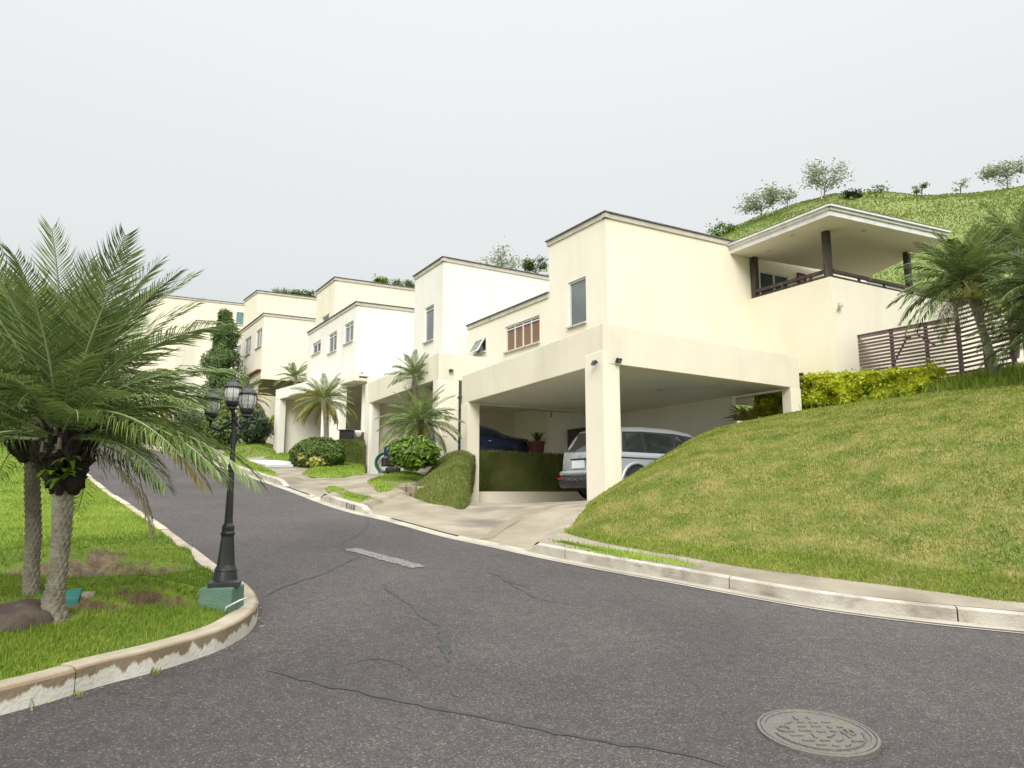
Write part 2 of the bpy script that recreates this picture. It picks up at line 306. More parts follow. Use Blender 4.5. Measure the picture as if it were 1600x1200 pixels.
class MB:
    def __init__(s): s.v = []; s.f = []; s.mi = []; s.cur = 0
    def add(s, vs, fs):
        b = len(s.v); s.v += [tuple(x) for x in vs]
        for f in fs: s.f.append(tuple(i + b for i in f)); s.mi.append(s.cur)
        return s
    def hexa(s, b4, t4):
        return s.add(list(b4) + list(t4), [(3, 2, 1, 0), (4, 5, 6, 7), (0, 1, 5, 4), (1, 2, 6, 5), (2, 3, 7, 6), (3, 0, 4, 7)])
    def box(s, c, sz, ang=0.0, tilt=0.0):
        ca, sa = math.cos(ang), math.sin(ang); x, y, z = sz[0] / 2, sz[1] / 2, sz[2] / 2
        def P(a, b, d):
            if tilt: b, d = b * math.cos(tilt) - d * math.sin(tilt), b * math.sin(tilt) + d * math.cos(tilt)
            return (c[0] + a * ca - b * sa, c[1] + a * sa + b * ca, c[2] + d)
        return s.hexa([P(-x, -y, -z), P(x, -y, -z), P(x, y, -z), P(-x, y, -z)], [P(-x, -y, z), P(x, -y, z), P(x, y, z), P(-x, y, z)])
    def strip(s, p, q, n, w0, w1, z0, z1, z0b=None, z1b=None):
        # prism along p->q; offsets w0..w1 along unit normal n
        z0b = z0 if z0b is None else z0b; z1b = z1 if z1b is None else z1b
        a = [(p[0] + n[0] * w0, p[1] + n[1] * w0), (q[0] + n[0] * w0, q[1] + n[1] * w0), (q[0] + n[0] * w1, q[1] + n[1] * w1), (p[0] + n[0] * w1, p[1] + n[1] * w1)]
        zb = [z0, z0b, z0b, z0]; zt = [z1, z1b, z1b, z1]
        return s.hexa([(*a[i], zb[i]) for i in range(4)], [(*a[i], zt[i]) for i in range(4)])
    def prism(s, poly, z0, z1):
        n = len(poly); z0 = z0 if hasattr(z0, '__len__') else [z0] * n; z1 = z1 if hasattr(z1, '__len__') else [z1] * n
        return s.add([(p[0], p[1], z0[i]) for i, p in enumerate(poly)] + [(p[0], p[1], z1[i]) for i, p in enumerate(poly)],
                     [tuple(range(n - 1, -1, -1)), tuple(range(n, 2 * n))] + [(i, (i + 1) % n, n + (i + 1) % n, n + i) for i in range(n)])
    def tube(s, pts, rad, n=8, cap=True):
        pts = [Vector(p) for p in pts]; rad = rad if hasattr(rad, '__len__') else [rad] * len(pts); vs = []
        ref = Vector((.31, .57, .76)); 
        for i, p in enumerate(pts):
            d = (pts[min(i + 1, len(pts) - 1)] - pts[max(i - 1, 0)]).normalized()
            a = d.cross(ref)
            if a.length < .2: a = d.cross(Vector((1, 0, 0)))
            a.normalize(); b = d.cross(a)
            for k in range(n):
                t = 2 * math.pi * k / n; vs.append(p + (a * math.cos(t) + b * math.sin(t)) * rad[i])
        fs = [(i * n + k, i * n + (k + 1) % n, (i + 1) * n + (k + 1) % n, (i + 1) * n + k) for i in range(len(pts) - 1) for k in range(n)]
        if cap: fs += [tuple(range(n - 1, -1, -1)), tuple(range((len(pts) - 1) * n, len(pts) * n))]
        return s.add(vs, fs)
    def lathe(s, c, prof, n=16, squash=None):
        vs = []
        for r, z in prof:
            for k in range(n):
                t = 2 * math.pi * (k + .5) / n; vs.append((c[0] + r * math.cos(t), c[1] + r * math.sin(t), c[2] + z))
        L = len(prof)
        fs = [(i * n + k, i * n + (k + 1) % n, (i + 1) * n + (k + 1) % n, (i + 1) * n + k) for i in range(L - 1) for k in range(n)]
        fs += [tuple(range(n - 1, -1, -1)), tuple(range((L - 1) * n, L * n))]
        return s.add(vs, fs)
    def build(s, name, m, parent=None, smooth=False, bevel=0):
        o = mesh_obj(name, s.v, s.f, m, parent, smooth, mi=s.mi if isinstance(m, (list, tuple)) else None)
        if bevel:
            b = o.modifiers.new('bevel', 'BEVEL'); b.width = bevel; b.segments = 2; b.limit_method = 'ANGLE'
        return o
def grid_mesh(name, P, m, parent=None, smooth=True, attrs=None):
    P = np.asarray(P); a, b = P.shape[:2]
    i = np.arange(a * b).reshape(a, b)
    Fc = np.stack([i[:-1, :-1], i[:-1, 1:], i[1:, 1:], i[1:, :-1]], -1).reshape(-1, 4)
    return mesh_obj(name, P.reshape(-1, 3), Fc, m, parent, smooth, attrs)
def tris_of(P):
    P = np.asarray(P, dtype=float); a, b = P.shape[:2]; A = P[:-1, :-1].reshape(-1, 3); B = P[:-1, 1:].reshape(-1, 3); C = P[1:, 1:].reshape(-1, 3); D = P[1:, :-1].reshape(-1, 3)
    return np.concatenate([np.stack([A, B, C], 1), np.stack([A, C, D], 1)])
def scatter(T, n, power=2.0, keep=None, bias=None):
    ar = np.linalg.norm(np.cross(T[:, 1] - T[:, 0], T[:, 2] - T[:, 0]), axis=1) / 2
    c = T.mean(1); d = np.linalg.norm(c - np.array([0, 0, CAMZ]), axis=1)
    wgt = ar / np.maximum(d, 3) ** power
    # only what lies within or near the view
    wgt *= (np.abs(c[:, 0]) < .95 * np.maximum(c[:, 1], 0) + 1.5)
    idx = nr.choice(len(T), n, p=wgt / wgt.sum()); u = nr.random((n, 2)); f = u.sum(1) > 1; u[f] = 1 - u[f]
    t = T[idx]; p = t[:, 0] + (t[:, 1] - t[:, 0]) * u[:, :1] + (t[:, 2] - t[:, 0]) * u[:, 1:]
    if keep is not None: p = p[keep(p)]
    return p
def blades(name, P, h, wd, m, label, up=(0, 0, 1), lean=.6, parent=None, tb=None):
    n = len(P); up = np.asarray(up, float); 
    a = nr.random(n) * 2 * np.pi; dirx = np.stack([np.cos(a), np.sin(a), np.zeros(n)], 1)
    side = np.stack([-np.sin(a), np.cos(a), np.zeros(n)], 1)
    a2 = nr.random(n) * 2 * np.pi; ld = np.stack([np.cos(a2), np.sin(a2), np.zeros(n)], 1)
    H = (h[0] + (h[1] - h[0]) * nr.random(n) ** 1.5)[:, None]; dist = np.linalg.norm(P - np.array([0, 0, CAMZ]), axis=1)[:, None]
    W = wd * np.maximum(1, dist / 8)
    le = lean * nr.random(n)[:, None]
    mid = P + up * H * .55 + ld * H * le * .35; tip = P + up * H * (1 - le * .4) + ld * H * le
    V = np.stack([P - side * W, P + side * W, mid + side * W * .8, mid - side * W * .8, tip], 1).reshape(-1, 3)
    b = np.arange(n)[:, None] * 5
    Fc = np.concatenate([b + np.array([0, 1, 2]), b + np.array([0, 2, 3]), b + np.array([3, 2, 4])], 0)
    t = nr.random(n) if tb is None else np.clip(tb, 0, 1)
    o = mesh_obj(name, V, Fc, m, parent, True, {'tint': np.repeat(t, 5)})
    return tag(o, label, None, None, 'stuff')
def fbm(x, y, s=1.0, o=4):
    return mnoise.fractal(Vector((x * s, y * s, 3.3)), 1.0, 2.0, o)

# ================================================================== TERRAIN, ROAD, KERBS, PAVEMENT
def cat(P, n=8):
    P = [Vector(p) for p in P]; Q = [P[0] * 2 - P[1]] + P + [P[-1] * 2 - P[-2]]; out = []
    for i in range(1, len(Q) - 2):
        for k in range(n):
            t = k / n; a, b, c, d = Q[i - 1], Q[i], Q[i + 1], Q[i + 2]
            out.append(.5 * ((2 * b) + (c - a) * t + (2 * a - 5 * b + 4 * c - d) * t * t + (3 * b - a - 3 * c + d) * t ** 3))
    out.append(P[-1]); return out
def resamp(P, step):
    P = [Vector(p) for p in P]; L = [0]
    for i in range(1, len(P)): L.append(L[-1] + (P[i] - P[i - 1]).length)
    n = max(2, int(L[-1] / step) + 1); out = []; j = 0
    for k in range(n):
        s = L[-1] * k / (n - 1)
        while j < len(L) - 2 and L[j + 1] < s: j += 1
        t = (s - L[j]) / max(1e-9, L[j + 1] - L[j]); out.append(P[j].lerp(P[j + 1], t))
    return out
def offset2(P, w):   # offset polyline in plan to its left
    out = []
    for i, p in enumerate(P):
        d = P[min(i + 1, len(P) - 1)] - P[max(i - 1, 0)]; d.z = 0; d.normalize()
        out.append(Vector((p.x - d.y * w, p.y + d.x * w, p.z)))
    return out
# wide ground under everything
xs = np.concatenate([np.linspace(-600, -80, 14), np.linspace(-70, 60, 60), np.linspace(80, 600, 14)])
ys = np.concatenate([np.linspace(-300, -20, 8), np.linspace(-12, 70, 50), np.linspace(90, 800, 14)])
P = np.zeros((len(ys), len(xs), 3))
for i, y in enumerate(ys):
    for j, x in enumerate(xs):
        s = GX * x + GY * y; s = max(-2.5, min(5.5, s))
        P[i, j] = (x, y, s - .30 - (1.2 if (x > -2 and y > 5 and y < 40) else 0))
tag(grid_mesh('ground', P, M['earth']), 'open ground under the housing estate', kind='structure')

# road sheet on the hill slope
GOpx = [(1950, 1018), (1600, 991), (1300, 957), (1050, 912), (930, 890), (831, 870), (760, 854), (690, 839), (600, 814), (546, 801.5), (500, 787), (440, 764), (354, 734), (300, 718), (248, 704.5), (205, 699)]
GO = [pl(*p) for p in GOpx]; GOs = resamp(cat(GO, 8), .25)
rr0 = offset2(GOs, -.12); Rt = [Vector((15, -6, 0)), Vector((11.5, 0, 0)), rr0[0] + (rr0[0] - rr0[4]).normalized() * 2.2] + rr0 + [rr0[-1] + Vector((-3, 2.5, 0))]
Rt = resamp([Vector((p.x, p.y, 0)) for p in Rt], .5); nR_ = len(Rt)
P = []
for i, p in enumerate(Rt):
    t = i / (nR_ - 1); q = Vector((-30, -6 + 50 * t, 0)); P.append([(*a[:2], gz(a.x, a.y)) for a in [p.lerp(q, j / 40) for j in range(41)]])
P = np.array(P)
road = tag(grid_mesh('road', P, M['asphalt']), 'dark asphalt road climbing past the houses', kind='structure')

# left kerb line (outer face, road level)
LKpx = [(0, 1118), (78, 1097), (157, 1072), (235, 1052), (306, 1030), (353, 1012), (390, 988)]
LK = [pl(*p) for p in LKpx]
d0 = (LK[0] - LK[1]).normalized()
LK = [LK[0] + d0 * k_ for k_ in (9, 6, 3.5, 1.8, .8)] + LK
LK = [Vector((p.x, p.y, gz(p.x, p.y))) for p in LK]
for p in [(404, 936), (396, 918), (380, 905), (364, 898), (337, 879), (274, 832), (215, 793), (172, 766), (135, 737), (100, 714), (72, 697)]:
    q = pl(p[0], p[1], .15); q.z -= .15; LK.append(q)
LKs = resamp(cat(LK, 10), .12)
H_K = .15
def kerb_block(name, Ps, w, hgt, m, parent, inner_drop=.3):
    # Ps: outer base points at road level, inside is to the left of the travel direction
    Pi = offset2(Ps, w); Pm = offset2(Ps, .02); rows = []; hh = []
    n = len(Ps)
    hs = hgt if hasattr(hgt, '__len__') else [hgt] * n
    for i in range(n):
        h = hs[i]
        rows.append([(*Ps[i][:2], Ps[i].z - .08), (Ps[i].x, Ps[i].y, Ps[i].z + h * .45), (Ps[i].x, Ps[i].y, Ps[i].z + h - .022), (Pm[i].x, Pm[i].y, Ps[i].z + h - .004),
                     (*offset2(Ps, .05)[i][:2], Ps[i].z + h), (Pi[i].x, Pi[i].y, Ps[i].z + h - .004), (Pi[i].x, Pi[i].y, Ps[i].z + h - inner_drop)])
        hh.append([-.08, h * .45, h - .022, h - .004, h, h, h])
    V = [p for r in rows for p in r]; k = 7
    Fs = [(i * k + j, (i + 1) * k + j, (i + 1) * k + j + 1, i * k + j + 1) for i in range(n - 1) for j in range(k - 1)]
    Fs += [tuple(range(k)), tuple((n - 1) * k + j for j in range(k - 1, -1, -1))]
    return mesh_obj(name, V, Fs, m, parent, False, {'h': [x for r in hh for x in r]})
lk = thing('kerb', 'mud stained kerb curving round the left lawn', None, LK[5]); tag(lk, kind='structure')
seg = 13
i = 0
while i < len(LKs) - 3:
    part = LKs[i:i + seg + 1]
    if len(part) < 3: break
    q = [p.copy() for p in part]; q[0] = q[0].lerp(q[1], .035); q[-1] = q[-1].lerp(q[-2], .035)
    # travel direction near->far: lawn is on the left
    kerb_block('kerb_segment', q, .155, [H_K + .006 * math.sin(i * 1.7)] * len(q), M['mudkerb'], lk)
    i += seg
# left lawn : ruled between near edge and far edge
LI = offset2(LKs, .15)
nose = min(range(len(LKs)), key=lambda k: (LKs[k] - pl(400, 960)).length)
Nn = resamp(LI[:nose + 1][::-1], .1); Ff = resamp(LI[nose:] + [LI[-1] + Vector((-14, 14, 2.0))], .1)
NT = 170; NV = 150
def lerpP(P, t):
    s = t * (len(P) - 1); i = min(int(s), len(P) - 2); return P[i].lerp(P[i + 1], s - i)
dents = []   # (centre, along dir, half length, half width, depth)
def dent(px, py, off, ang, L, W, D): c = pl(px, py, off); dents.append((c.x, c.y, math.cos(ang), math.sin(ang), L, W, D))
dent(150, 892, .12, R(20), .85, .50, .24); dent(205, 868, .12, R(75), .55, .22, .15); dent(218, 938, .13, R(-14), .60, .17, .22); dent(120, 955, .13, R(5), .45, .16, .10)
def lawnz(x, y, ed):
    z = gz(x, y) + H_K - .02 + .05 * (1 - math.exp(-ed * 3)) + .03 * fbm(x, y, .5) * min(1, ed)
    bank = max(0, -x - 6.5 - .25 * (y - 6)) ; z += .03 * bank * min(1, ed)
    for cx, cy, ca, sa, L, W, D in dents:
        dx, dy = x - cx, y - cy; a = (dx * ca + dy * sa) / L; b = (-dx * sa + dy * ca) / W
        b += .25 * math.sin(a * 3); r = a * a + b * b
        if r < 3: z -= D * math.exp(-r * r * .9) ; z += D * .35 * math.exp(-((a * a) * .8 + (b - 1.25) ** 2 * 5))
    return z
P = np.zeros((NT + 1, NV + 1, 3)); LE = np.zeros((NT + 1, NV + 1))
for i in range(NT + 1):
    t = (i / NT) ** 1.6
    a = lerpP(Nn, t); b = lerpP(Ff, t)
    for j in range(NV + 1):
        s = j / NV; q = a.lerp(b, s); ln = (a - b).length; ed = min(s, 1 - s) * ln
        P[i, j] = (q.x, q.y, lawnz(q.x, q.y, ed)); LE[i, j] = ed
lawnP = P
lawn_tris = tris_of(lawnP)
def indent(p, lim=.75):
    p = np.asarray(p)
    r = np.full(len(p), 9.0)
    for cx, cy, ca, sa, L, W, D in dents:
        dx, dy = p[:, 0] - cx, p[:, 1] - cy; a = (dx * ca + dy * sa) / L; b = (-dx * sa + dy * ca) / W + .25 * np.sin((dx * ca + dy * sa) / L * 3); r = np.minimum(r, a * a + b * b)
    return r
fl_ = lawnP.reshape(-1, 3); rI = indent(fl_)
tag(grid_mesh('lawn', lawnP, M['lawn'], attrs={'bare': np.clip(1.45 - rI, 0, 1)}), 'bright green lawn with bare hollows inside the left kerb', kind='structure')
# right side: gutter, kerb, pavement
GOpx = [(1950, 1018), (1600, 991), (1300, 957), (1050, 912), (930, 890), (831, 870), (760, 854), (690, 839), (600, 814), (546, 801.5), (500, 787), (440, 764), (354, 734), (300, 718), (248, 704.5), (205, 699)]
GO = [pl(*p) for p in GOpx]; GOs = resamp(cat(GO, 8), .25)
GIs = offset2(GOs, -.21)
def edge(P, k, w): return [p + Vector((0, 0, .006)) for p in P]
P = np.array([[(*a[:2], a.z + .006), (*a.lerp(b, .5)[:2], a.lerp(b, .5).z + .002), (b.x, b.y, gz(b.x, b.y) + .014)] for a, b in zip(GOs, GIs)])
gut = tag(grid_mesh('gutter', P, M['gutter'], smooth=False), 'pale concrete gutter along the right side of the road', kind='structure')
def pxof(p): return 800 + F * p.x / (p.y * CP + (p.z - CAMZ) * SP)
def hk_at(px):
    # kerb stands full height except across the driveways
    def bump(a, b, e=14):
        return max(0, min(1, (px - a) / e + .5)) * max(0, min(1, (b - px) / e + .5))
    return .02 + .13 * max(bump(833, 5000, 12), bump(503, 566, 5), bump(345, 440, 8), bump(-500, 290, 6))
rk = thing('kerb', 'white painted kerb along the pavement on the right', None, GIs[len(GIs) // 3]); tag(rk, kind='structure')
i = 0; L = len(GIs); seg = 9
GIr = [Vector((p.x, p.y, gz(p.x, p.y))) for p in GIs]
while i < L - 2:
    part = GIr[i:i + seg + 1][::-1]
    if len(part) < 3: break
    hs = [hk_at(pxof(p)) for p in part]
    if max(hs) > .03:
        q = [p.copy() for p in part]; q[0] = q[0].lerp(q[1], .03); q[-1] = q[-1].lerp(q[-2], .03)
        kerb_block('kerb_segment', q, .13, hs, M['kerb'], rk)
    i += seg
# facade line stations
A1 = at(947, 781, 14.6); FLA = A1.z
zb1 = at(947, 567, 14.6).z; zt1 = at(946, 505, 14.6).z
B1 = atz(721, 631, zb1); B1f = at(721, 791, B1.y); FLB = B1f.z
C1 = atz(1250, 607, zb1)
zt2 = at(686, 551, 22.3).z; A2 = at(686, 551, 22.3); B2 = atz(571, 600.6, zt2); FL2 = at(576, 743, B2.y).z
B3 = at(431, 609, 36.0); zt3 = B3.z; A3 = atz(555, 575, zt3); FL3 = at(437, 711, 36.0).z
print('A1', A1, 'B1', B1, 'C1', C1, 'fl', FLA, FLB, 'zb', zb1, zt1, 'A2', A2, 'B2', B2, FL2, 'B3', B3, 'A3', A3, FL3)
toe_px = [(1950, 962), (1600, 941), (1330, 907), (1120, 879), (1000, 855), (884, 832)]
toe = [pl(p[0], p[1], .16) for p in toe_px]
st = [((1950, 1004), toe[0]), ((1600, 977), toe[1]), ((1300, 952), toe[2]), ((1050, 907), toe[3]), ((930, 883), toe[4]), ((838, 864), toe[5]),
      ((805, 853), Vector((A1.x + .1, A1.y, FLA + .004))), ((690, 831), Vector((B1.x + .1, B1.y, FLB))), ((600, 806), Vector((B1.x - .5, B1.y + .9, FLB + .1))),
      ((560, 796), Vector((A2.x + .1, A2.y - .5, 1.95))), ((500, 780), Vector((A2.x - .6, A2.y + 1, 2.1))), ((440, 756), Vector((B2.x + .3, B2.y, FL2 + .01))),
      ((370, 732), Vector((A3.x - .3, A3.y, 3.0))), ((310, 715), Vector((B3.x, B3.y, FL3))), ((248, 702), at(385, 697, 41)), ((205, 697), at(330, 692, 47))]
KP = []; FP = []
for (kx, ky), f in st:
    k = pl(kx, ky); j = min(range(len(GIr)), key=lambda i: (GIr[i] - k).length); KP.append(j); FP.append(f)
rowsP = []
for a in range(len(st) - 1):
    n = 14
    for k in range(n + (1 if a == len(st) - 2 else 0)):
        t = k / n; s = KP[a] + (KP[a + 1] - KP[a]) * t; g = lerpP(GIr, s / (len(GIr) - 1)); f = FP[a].lerp(FP[a + 1], t)
        dd = Vector((f.x - g.x, f.y - g.y, 0)); dl = dd.length; dd.normalize(); g = g + dd * .09
        g.z = gz(g.x, g.y); h0 = hk_at(pxof(g)) - .008; row = []
        for v in [0, .06, .12, .2, .3, .4, .5, .6, .7, .8, .9, 1.0]:
            q = g.lerp(f, v); zl = gz(q.x, q.y) + max(h0, .012 + .11 * min(1, v * 2.2)); e = max(0, (v - .28) / .72); e = e * e * (3 - 2 * e) if a < 6 else e ** .8
            z = zl * (1 - e) + f.z * e
            row.append((q.x, q.y, z + .004))
        rowsP.append(row)
walkP = np.array(rowsP)
walk = tag(grid_mesh('pavement', walkP, M['walk']), 'stained concrete pavement and driveways', kind='structure')
WT = tris_of(walkP)
bvh = BVHTree.FromPolygons([tuple(p) for p in WT.reshape(-1, 3)], [(3 * i, 3 * i + 1, 3 * i + 2) for i in range(len(WT))])
def hit(px, py, dflt=None):
    a, b = ray(px, py); r = bvh.ray_cast(Vector((0, 0, CAMZ)), Vector((a, 1, b)).normalized())
    if r[0] is None: return pl(px, py, .1)
    return r[0]
# oil-brown stripe on the driveway
stp = [(872, 788), (850, 795), (825, 803), (800, 815), (778, 828), (760, 842)]
V = []; 
for i, (x, y) in enumerate(stp):
    w_ = 13 - i * .6
    for dx in (-w_, w_): q = hit(x + dx, y + dx * -.1); V.append((q.x, q.y, q.z + .005))
mesh_obj('rust_stripe', V, [(2 * i, 2 * i + 2, 2 * i + 3, 2 * i + 1) for i in range(len(stp) - 1)], mat('rust stain', (.24, .185, .115), (.215, .185, .14), 9, .9, .3, 60, mid=(.4, .6)), walk)

# big mound on the right
crest = [Vector((A1.x - .25, A1.y - .55, at(905, 806, A1.y - .55).z)), at(938, 778, 14.5), at(975, 753, 14.85), at(1010, 730, 15.2), at(1060, 700, 15.8), at(1110, 673, 16.4), at(1180, 656, 17.3),
         at(1238, 645, 17.9), at(1350, 628, 16.6), at(1470, 615, 14.8), at(1600, 602, 13.3), at(1960, 570, 11.0)]
toem = [pl(p[0], p[1], .165) for p in [(880, 829), (884, 834), (900, 839), (930, 846), (985, 857), (1060, 869), (1150, 885), (1230, 896), (1330, 908), (1460, 925), (1620, 944), (1960, 966)]]
Cc = cat(crest, 8); Tt = cat(toem, 8)
Tt = [q + Vector((.04, -.05, 0)) * (mnoise.fractal(q * 2.2, 1, 2, 4) * .9) for q in Tt]
P = np.zeros((len(Cc), 41, 3))
for i, (t_, c_) in enumerate(zip(Tt, Cc)):
    for j in range(41):
        v = j / 40; q = t_.lerp(c_, v); p_ = .45 * v + .55 * math.sin(v * math.pi / 2)
        z = t_.z + (c_.z - t_.z) * p_ + (.09 * fbm(q.x, q.y, .5) + .022 * fbm(q.x, q.y, 2.6)) * math.sin(v * math.pi)
        P[i, j] = (q.x, q.y, z)
P[:, 0, 2] -= .03
moundP = P
tag(grid_mesh('grass_mound', P, M['lawnm']), 'broad grassy slope rising from the right pavement', kind='structure')
# plateau behind the crest
k0 = 7 * 8
back = [at(1238, 640, 21.5), at(1300, 640, 23), at(1400, 600, 23), at(1500, 560, 23), at(1600, 560, 22), at(1960, 520, 19)]
Cb = Cc[k0:]; Bb = resamp(back, 10 ** 9)
Bb = [lerpP(back, i / (len(Cb) - 1)) for i in range(len(Cb))]
zb_ = [3.75, 3.9, 4.5, 5.2, 5.4, 5.6]
P = np.zeros((len(Cb), 13, 3))
for i, c_ in enumerate(Cb):
    t = i / (len(Cb) - 1) * 5; k = min(int(t), 4); zz = zb_[k] + (zb_[k + 1] - zb_[k]) * (t - k)
    for j in range(13):
        v = j / 12; q = c_.lerp(Bb[i], v); z = c_.z + (zz - c_.z) * v ** .75 - .02 * (v > 0)
        P[i, j] = (q.x, q.y, z)
platP = P
tag(grid_mesh('garden_terrace', P, M['lawnd']), 'planted bank behind the mound', kind='structure')
# hillside
HL = [(-500, 600, 110, 70, 4.5), (-100, 560, 100, 64, 5), (200, 515, 95, 62, 6), (430, 478, 88, 60, 6), (620, 458, 80, 52, 6), (800, 440, 74, 46, 5.5), (1000, 400, 66, 36, 5), (1105, 371, 62, 30, 4.6), (1160, 347, 60, 29, 4.5), (1230, 322, 60, 28, 4.4),
      (1300, 303, 60, 27, 4.4), (1380, 301, 60, 26, 4.6), (1450, 303, 60, 25, 5), (1530, 297, 60, 24, 5.2), (1600, 289, 60, 23, 5.4), (1800, 282, 60, 22, 5.6), (2300, 270, 62, 20, 5.5), (3600, 200, 64, 18, 5)]
rows = []
for i in range(len(HL) - 1):
    n = 8
    for k in range(n):
        t = k / n; h = [a + (b - a) * t for a, b in zip(HL[i], HL[i + 1])]
        a, b = ray(h[0], h[1]); zr = CAMZ + b * h[2]; row = []
        for j in range(30):
            v = j / 22
            if v <= 1:
                d = h[3] + (h[2] - h[3]) * v; z = h[4] + (zr - h[4]) * (.75 * v + .25 * math.sin(v * math.pi / 2))
            else:
                d = h[2] * (1 + (v - 1) * 1.2); z = zr - (v - 1) * zr * 1.2
            x, y = a * d, d
            row.append((x, y, z + .45 * fbm(x, y, .16) * min(1, v * 3)))
        rows.append(row)
hillP = np.array(rows)
tag(grid_mesh('hillside', hillP, M['lawnh']), 'steep green hill rising behind the houses', kind='structure')
hT = tris_of(hillP)
hb = BVHTree.FromPolygons([tuple(p) for p in hT.reshape(-1, 3)], [(3 * i, 3 * i + 1, 3 * i + 2) for i in range(len(hT))])

# bank mound between house two and the first carport
e2d = Vector((.866, .5, 0)); e1d = Vector((-.5, .866, 0))
def patch_grid(name, top, bot, m, label, n=8, k=10, prof=lambda v: v, wob=.03, kind='structure'):
    T_ = cat(top, n); B_ = cat(bot, n); P = np.zeros((len(T_), k + 1, 3))
    for i, (t_, b_) in enumerate(zip(T_, B_)):
        for j in range(k + 1):
            v = j / k; q = b_.lerp(t_, v); P[i, j] = (q.x, q.y, b_.z + (t_.z - b_.z) * prof(v) + wob * fbm(q.x, q.y, 1.3) * math.sin(v * math.pi))
    tag(grid_mesh(name, P, m), label, kind=kind); return P
dome = lambda v: math.sin(v * math.pi / 2) ** .85
lw = Vector((B1.x, B1.y, 0)) 
lowz = at(745, 768, B1.y + .3).z; bankz = at(760, 707, 21.6).z
botB = [hit(646, 778), hit(668, 786), hit(700, 791), hit(729, 793) + Vector((.0, .15, 0)), Vector((B1.x + .45, B1.y + .62, lowz - .02)), Vector((B1.x + 2.2, B1.y + 1.65, lowz - .02)), Vector((B1.x + 5.2, B1.y + 3.35, lowz - .02))]
topB = [at(655, 755, 19.6), at(672, 737, 20.4), at(690, 717, 21.4), at(716, 706, 21.4), at(760, 706, 21.7), at(830, 709, 22.6), at(930, 712, 25)]
bankP = patch_grid('grass_bank', topB, botB, M['lawnd'], 'steep grass bank behind the low carport wall', prof=lambda v: .5 * v + .5 * math.sin(v * math.pi / 2), wob=.08)
bk2 = [q + Vector((.6, 3.5, .05)) for q in topB]
patch_grid('bank_top', bk2, topB, M['lawnd'], 'grass on top of the bank beside the blue car', k=4)
for q in botB[:4]: q.z -= .02
# lawn wedges beside the driveways, given by outline
def patch_poly(name, px, m, label, h=.05, sub=7, dome_h=.0):
    pts = [hit(*p) for p in px]; c = sum(pts, Vector()) / len(pts); rows = []
    for i in range(len(pts) + 1):
        p = pts[i % len(pts)]; rows.append([tuple(c.lerp(p, j / sub) + Vector((0, 0, h * (1 if j < sub else -.1) + dome_h * (1 - (j / sub) ** 2)))) for j in range(sub + 1)])
    tag(grid_mesh(name, rows, m), label, kind='structure'); return tris_of(rows)
pt = []
pt.append(patch_poly('grass_verge', [(838, 848), (866, 846), (925, 856), (1005, 869), (1100, 887), (1075, 892), (1000, 884), (930, 871), (870, 859)], M['lawn'], 'thin strip of grass between kerb and pavement on the right', .04))
pt.append(patch_poly('grass_verge', [(507, 765), (515, 761), (528, 764), (545, 772), (570, 780), (599, 786), (590, 788), (562, 786), (540, 780)], M['lawn'], 'strip of grass above the numbered kerb', .04))
pt.append(patch_poly('grass_verge', [(362, 717), (378, 717), (400, 726), (415, 733), (437, 744), (425, 744), (400, 736), (365, 724)], M['lawn'], 'strip of grass before the white fronted carport', .04))
pt.append(patch_poly('grass_verge', [(573, 752), (600, 744), (640, 735), (665, 745), (650, 757), (636, 763), (612, 768), (590, 770)], M['lawn'], 'wedge of grass under the bright leaved shrub', .03, dome_h=.05))
pt.append(patch_poly('grass_verge', [(470, 742), (478, 736), (520, 728), (566, 700), (571, 742), (540, 747), (500, 747)], M['lawn'], 'wedge of grass beside the clipped round shrub', .03, dome_h=.10))
pt.append(patch_poly('grass_verge', [(412, 716), (440, 709), (470, 705), (478, 718), (450, 722), (425, 721)], M['lawn'], 'small patch of grass at the foot of the white carport column', .05))
pt.append(patch_poly('grass_verge', [(345, 712), (365, 700), (400, 693), (432, 700), (432, 712), (400, 715), (370, 716)], M['lawnd'], 'shaded grass below the dark bushes up the street', .06, dome_h=.4))
pt.append(patch_poly('grass_verge', [(255, 700), (275, 690), (320, 688), (300, 697), (285, 701)], M['lawn'], 'far patch of grass near the top of the road', .05, dome_h=.1))
verge_tris = np.concatenate(pt)
# bank under the round shrub between house two and three (right of the shrub)
bank2P = patch_grid('grass_bank', [at(515, 690, 27.3), at(540, 688, 28), at(573, 690, 29)], [at(510, 742, 26.4), at(540, 742, 27), at(571, 742, 28.2)], M['lawnd'], 'grass bank below the waste bin', prof=dome)

# road paint, seals and cracks lie on the road as thin sheets
def road_strip(name, px, wd, m, rag=.25, off=.004, label=None):
    pts = resamp(cat([pl(*p) for p in px], 6), .06); V = []; n = len(pts)
    for i, p in enumerate(pts):
        d = pts[min(i + 1, n - 1)] - pts[max(i - 1, 0)]; d.z = 0; d.normalize(); s = Vector((-d.y, d.x, 0))
        e_ = min(1, (i + .4) / 5, (n - 1 - i + .4) / 5); w_ = wd if not callable(wd) else wd(i / n)
        a = w_ * e_ * (1 + rag * rnd.uniform(-1, 1)); b = w_ * e_ * (1 + rag * rnd.uniform(-1, 1)); j = mnoise.noise(p * 5) * .02
        for q in (p + s * (a + j), p - s * (b - j)): V.append((q.x, q.y, gz(q.x, q.y) + off))
    o = mesh_obj(name, V, [(2 * i, 2 * i + 1, 2 * i + 3, 2 * i + 2) for i in range(n - 1)], m, road)
    if label: o['label'] = label
a = [pl(548, 858), pl(655, 887)]
dd = (a[1] - a[0]).normalized(); sd = Vector((-dd.y, dd.x, 0)); V = []; n = 30
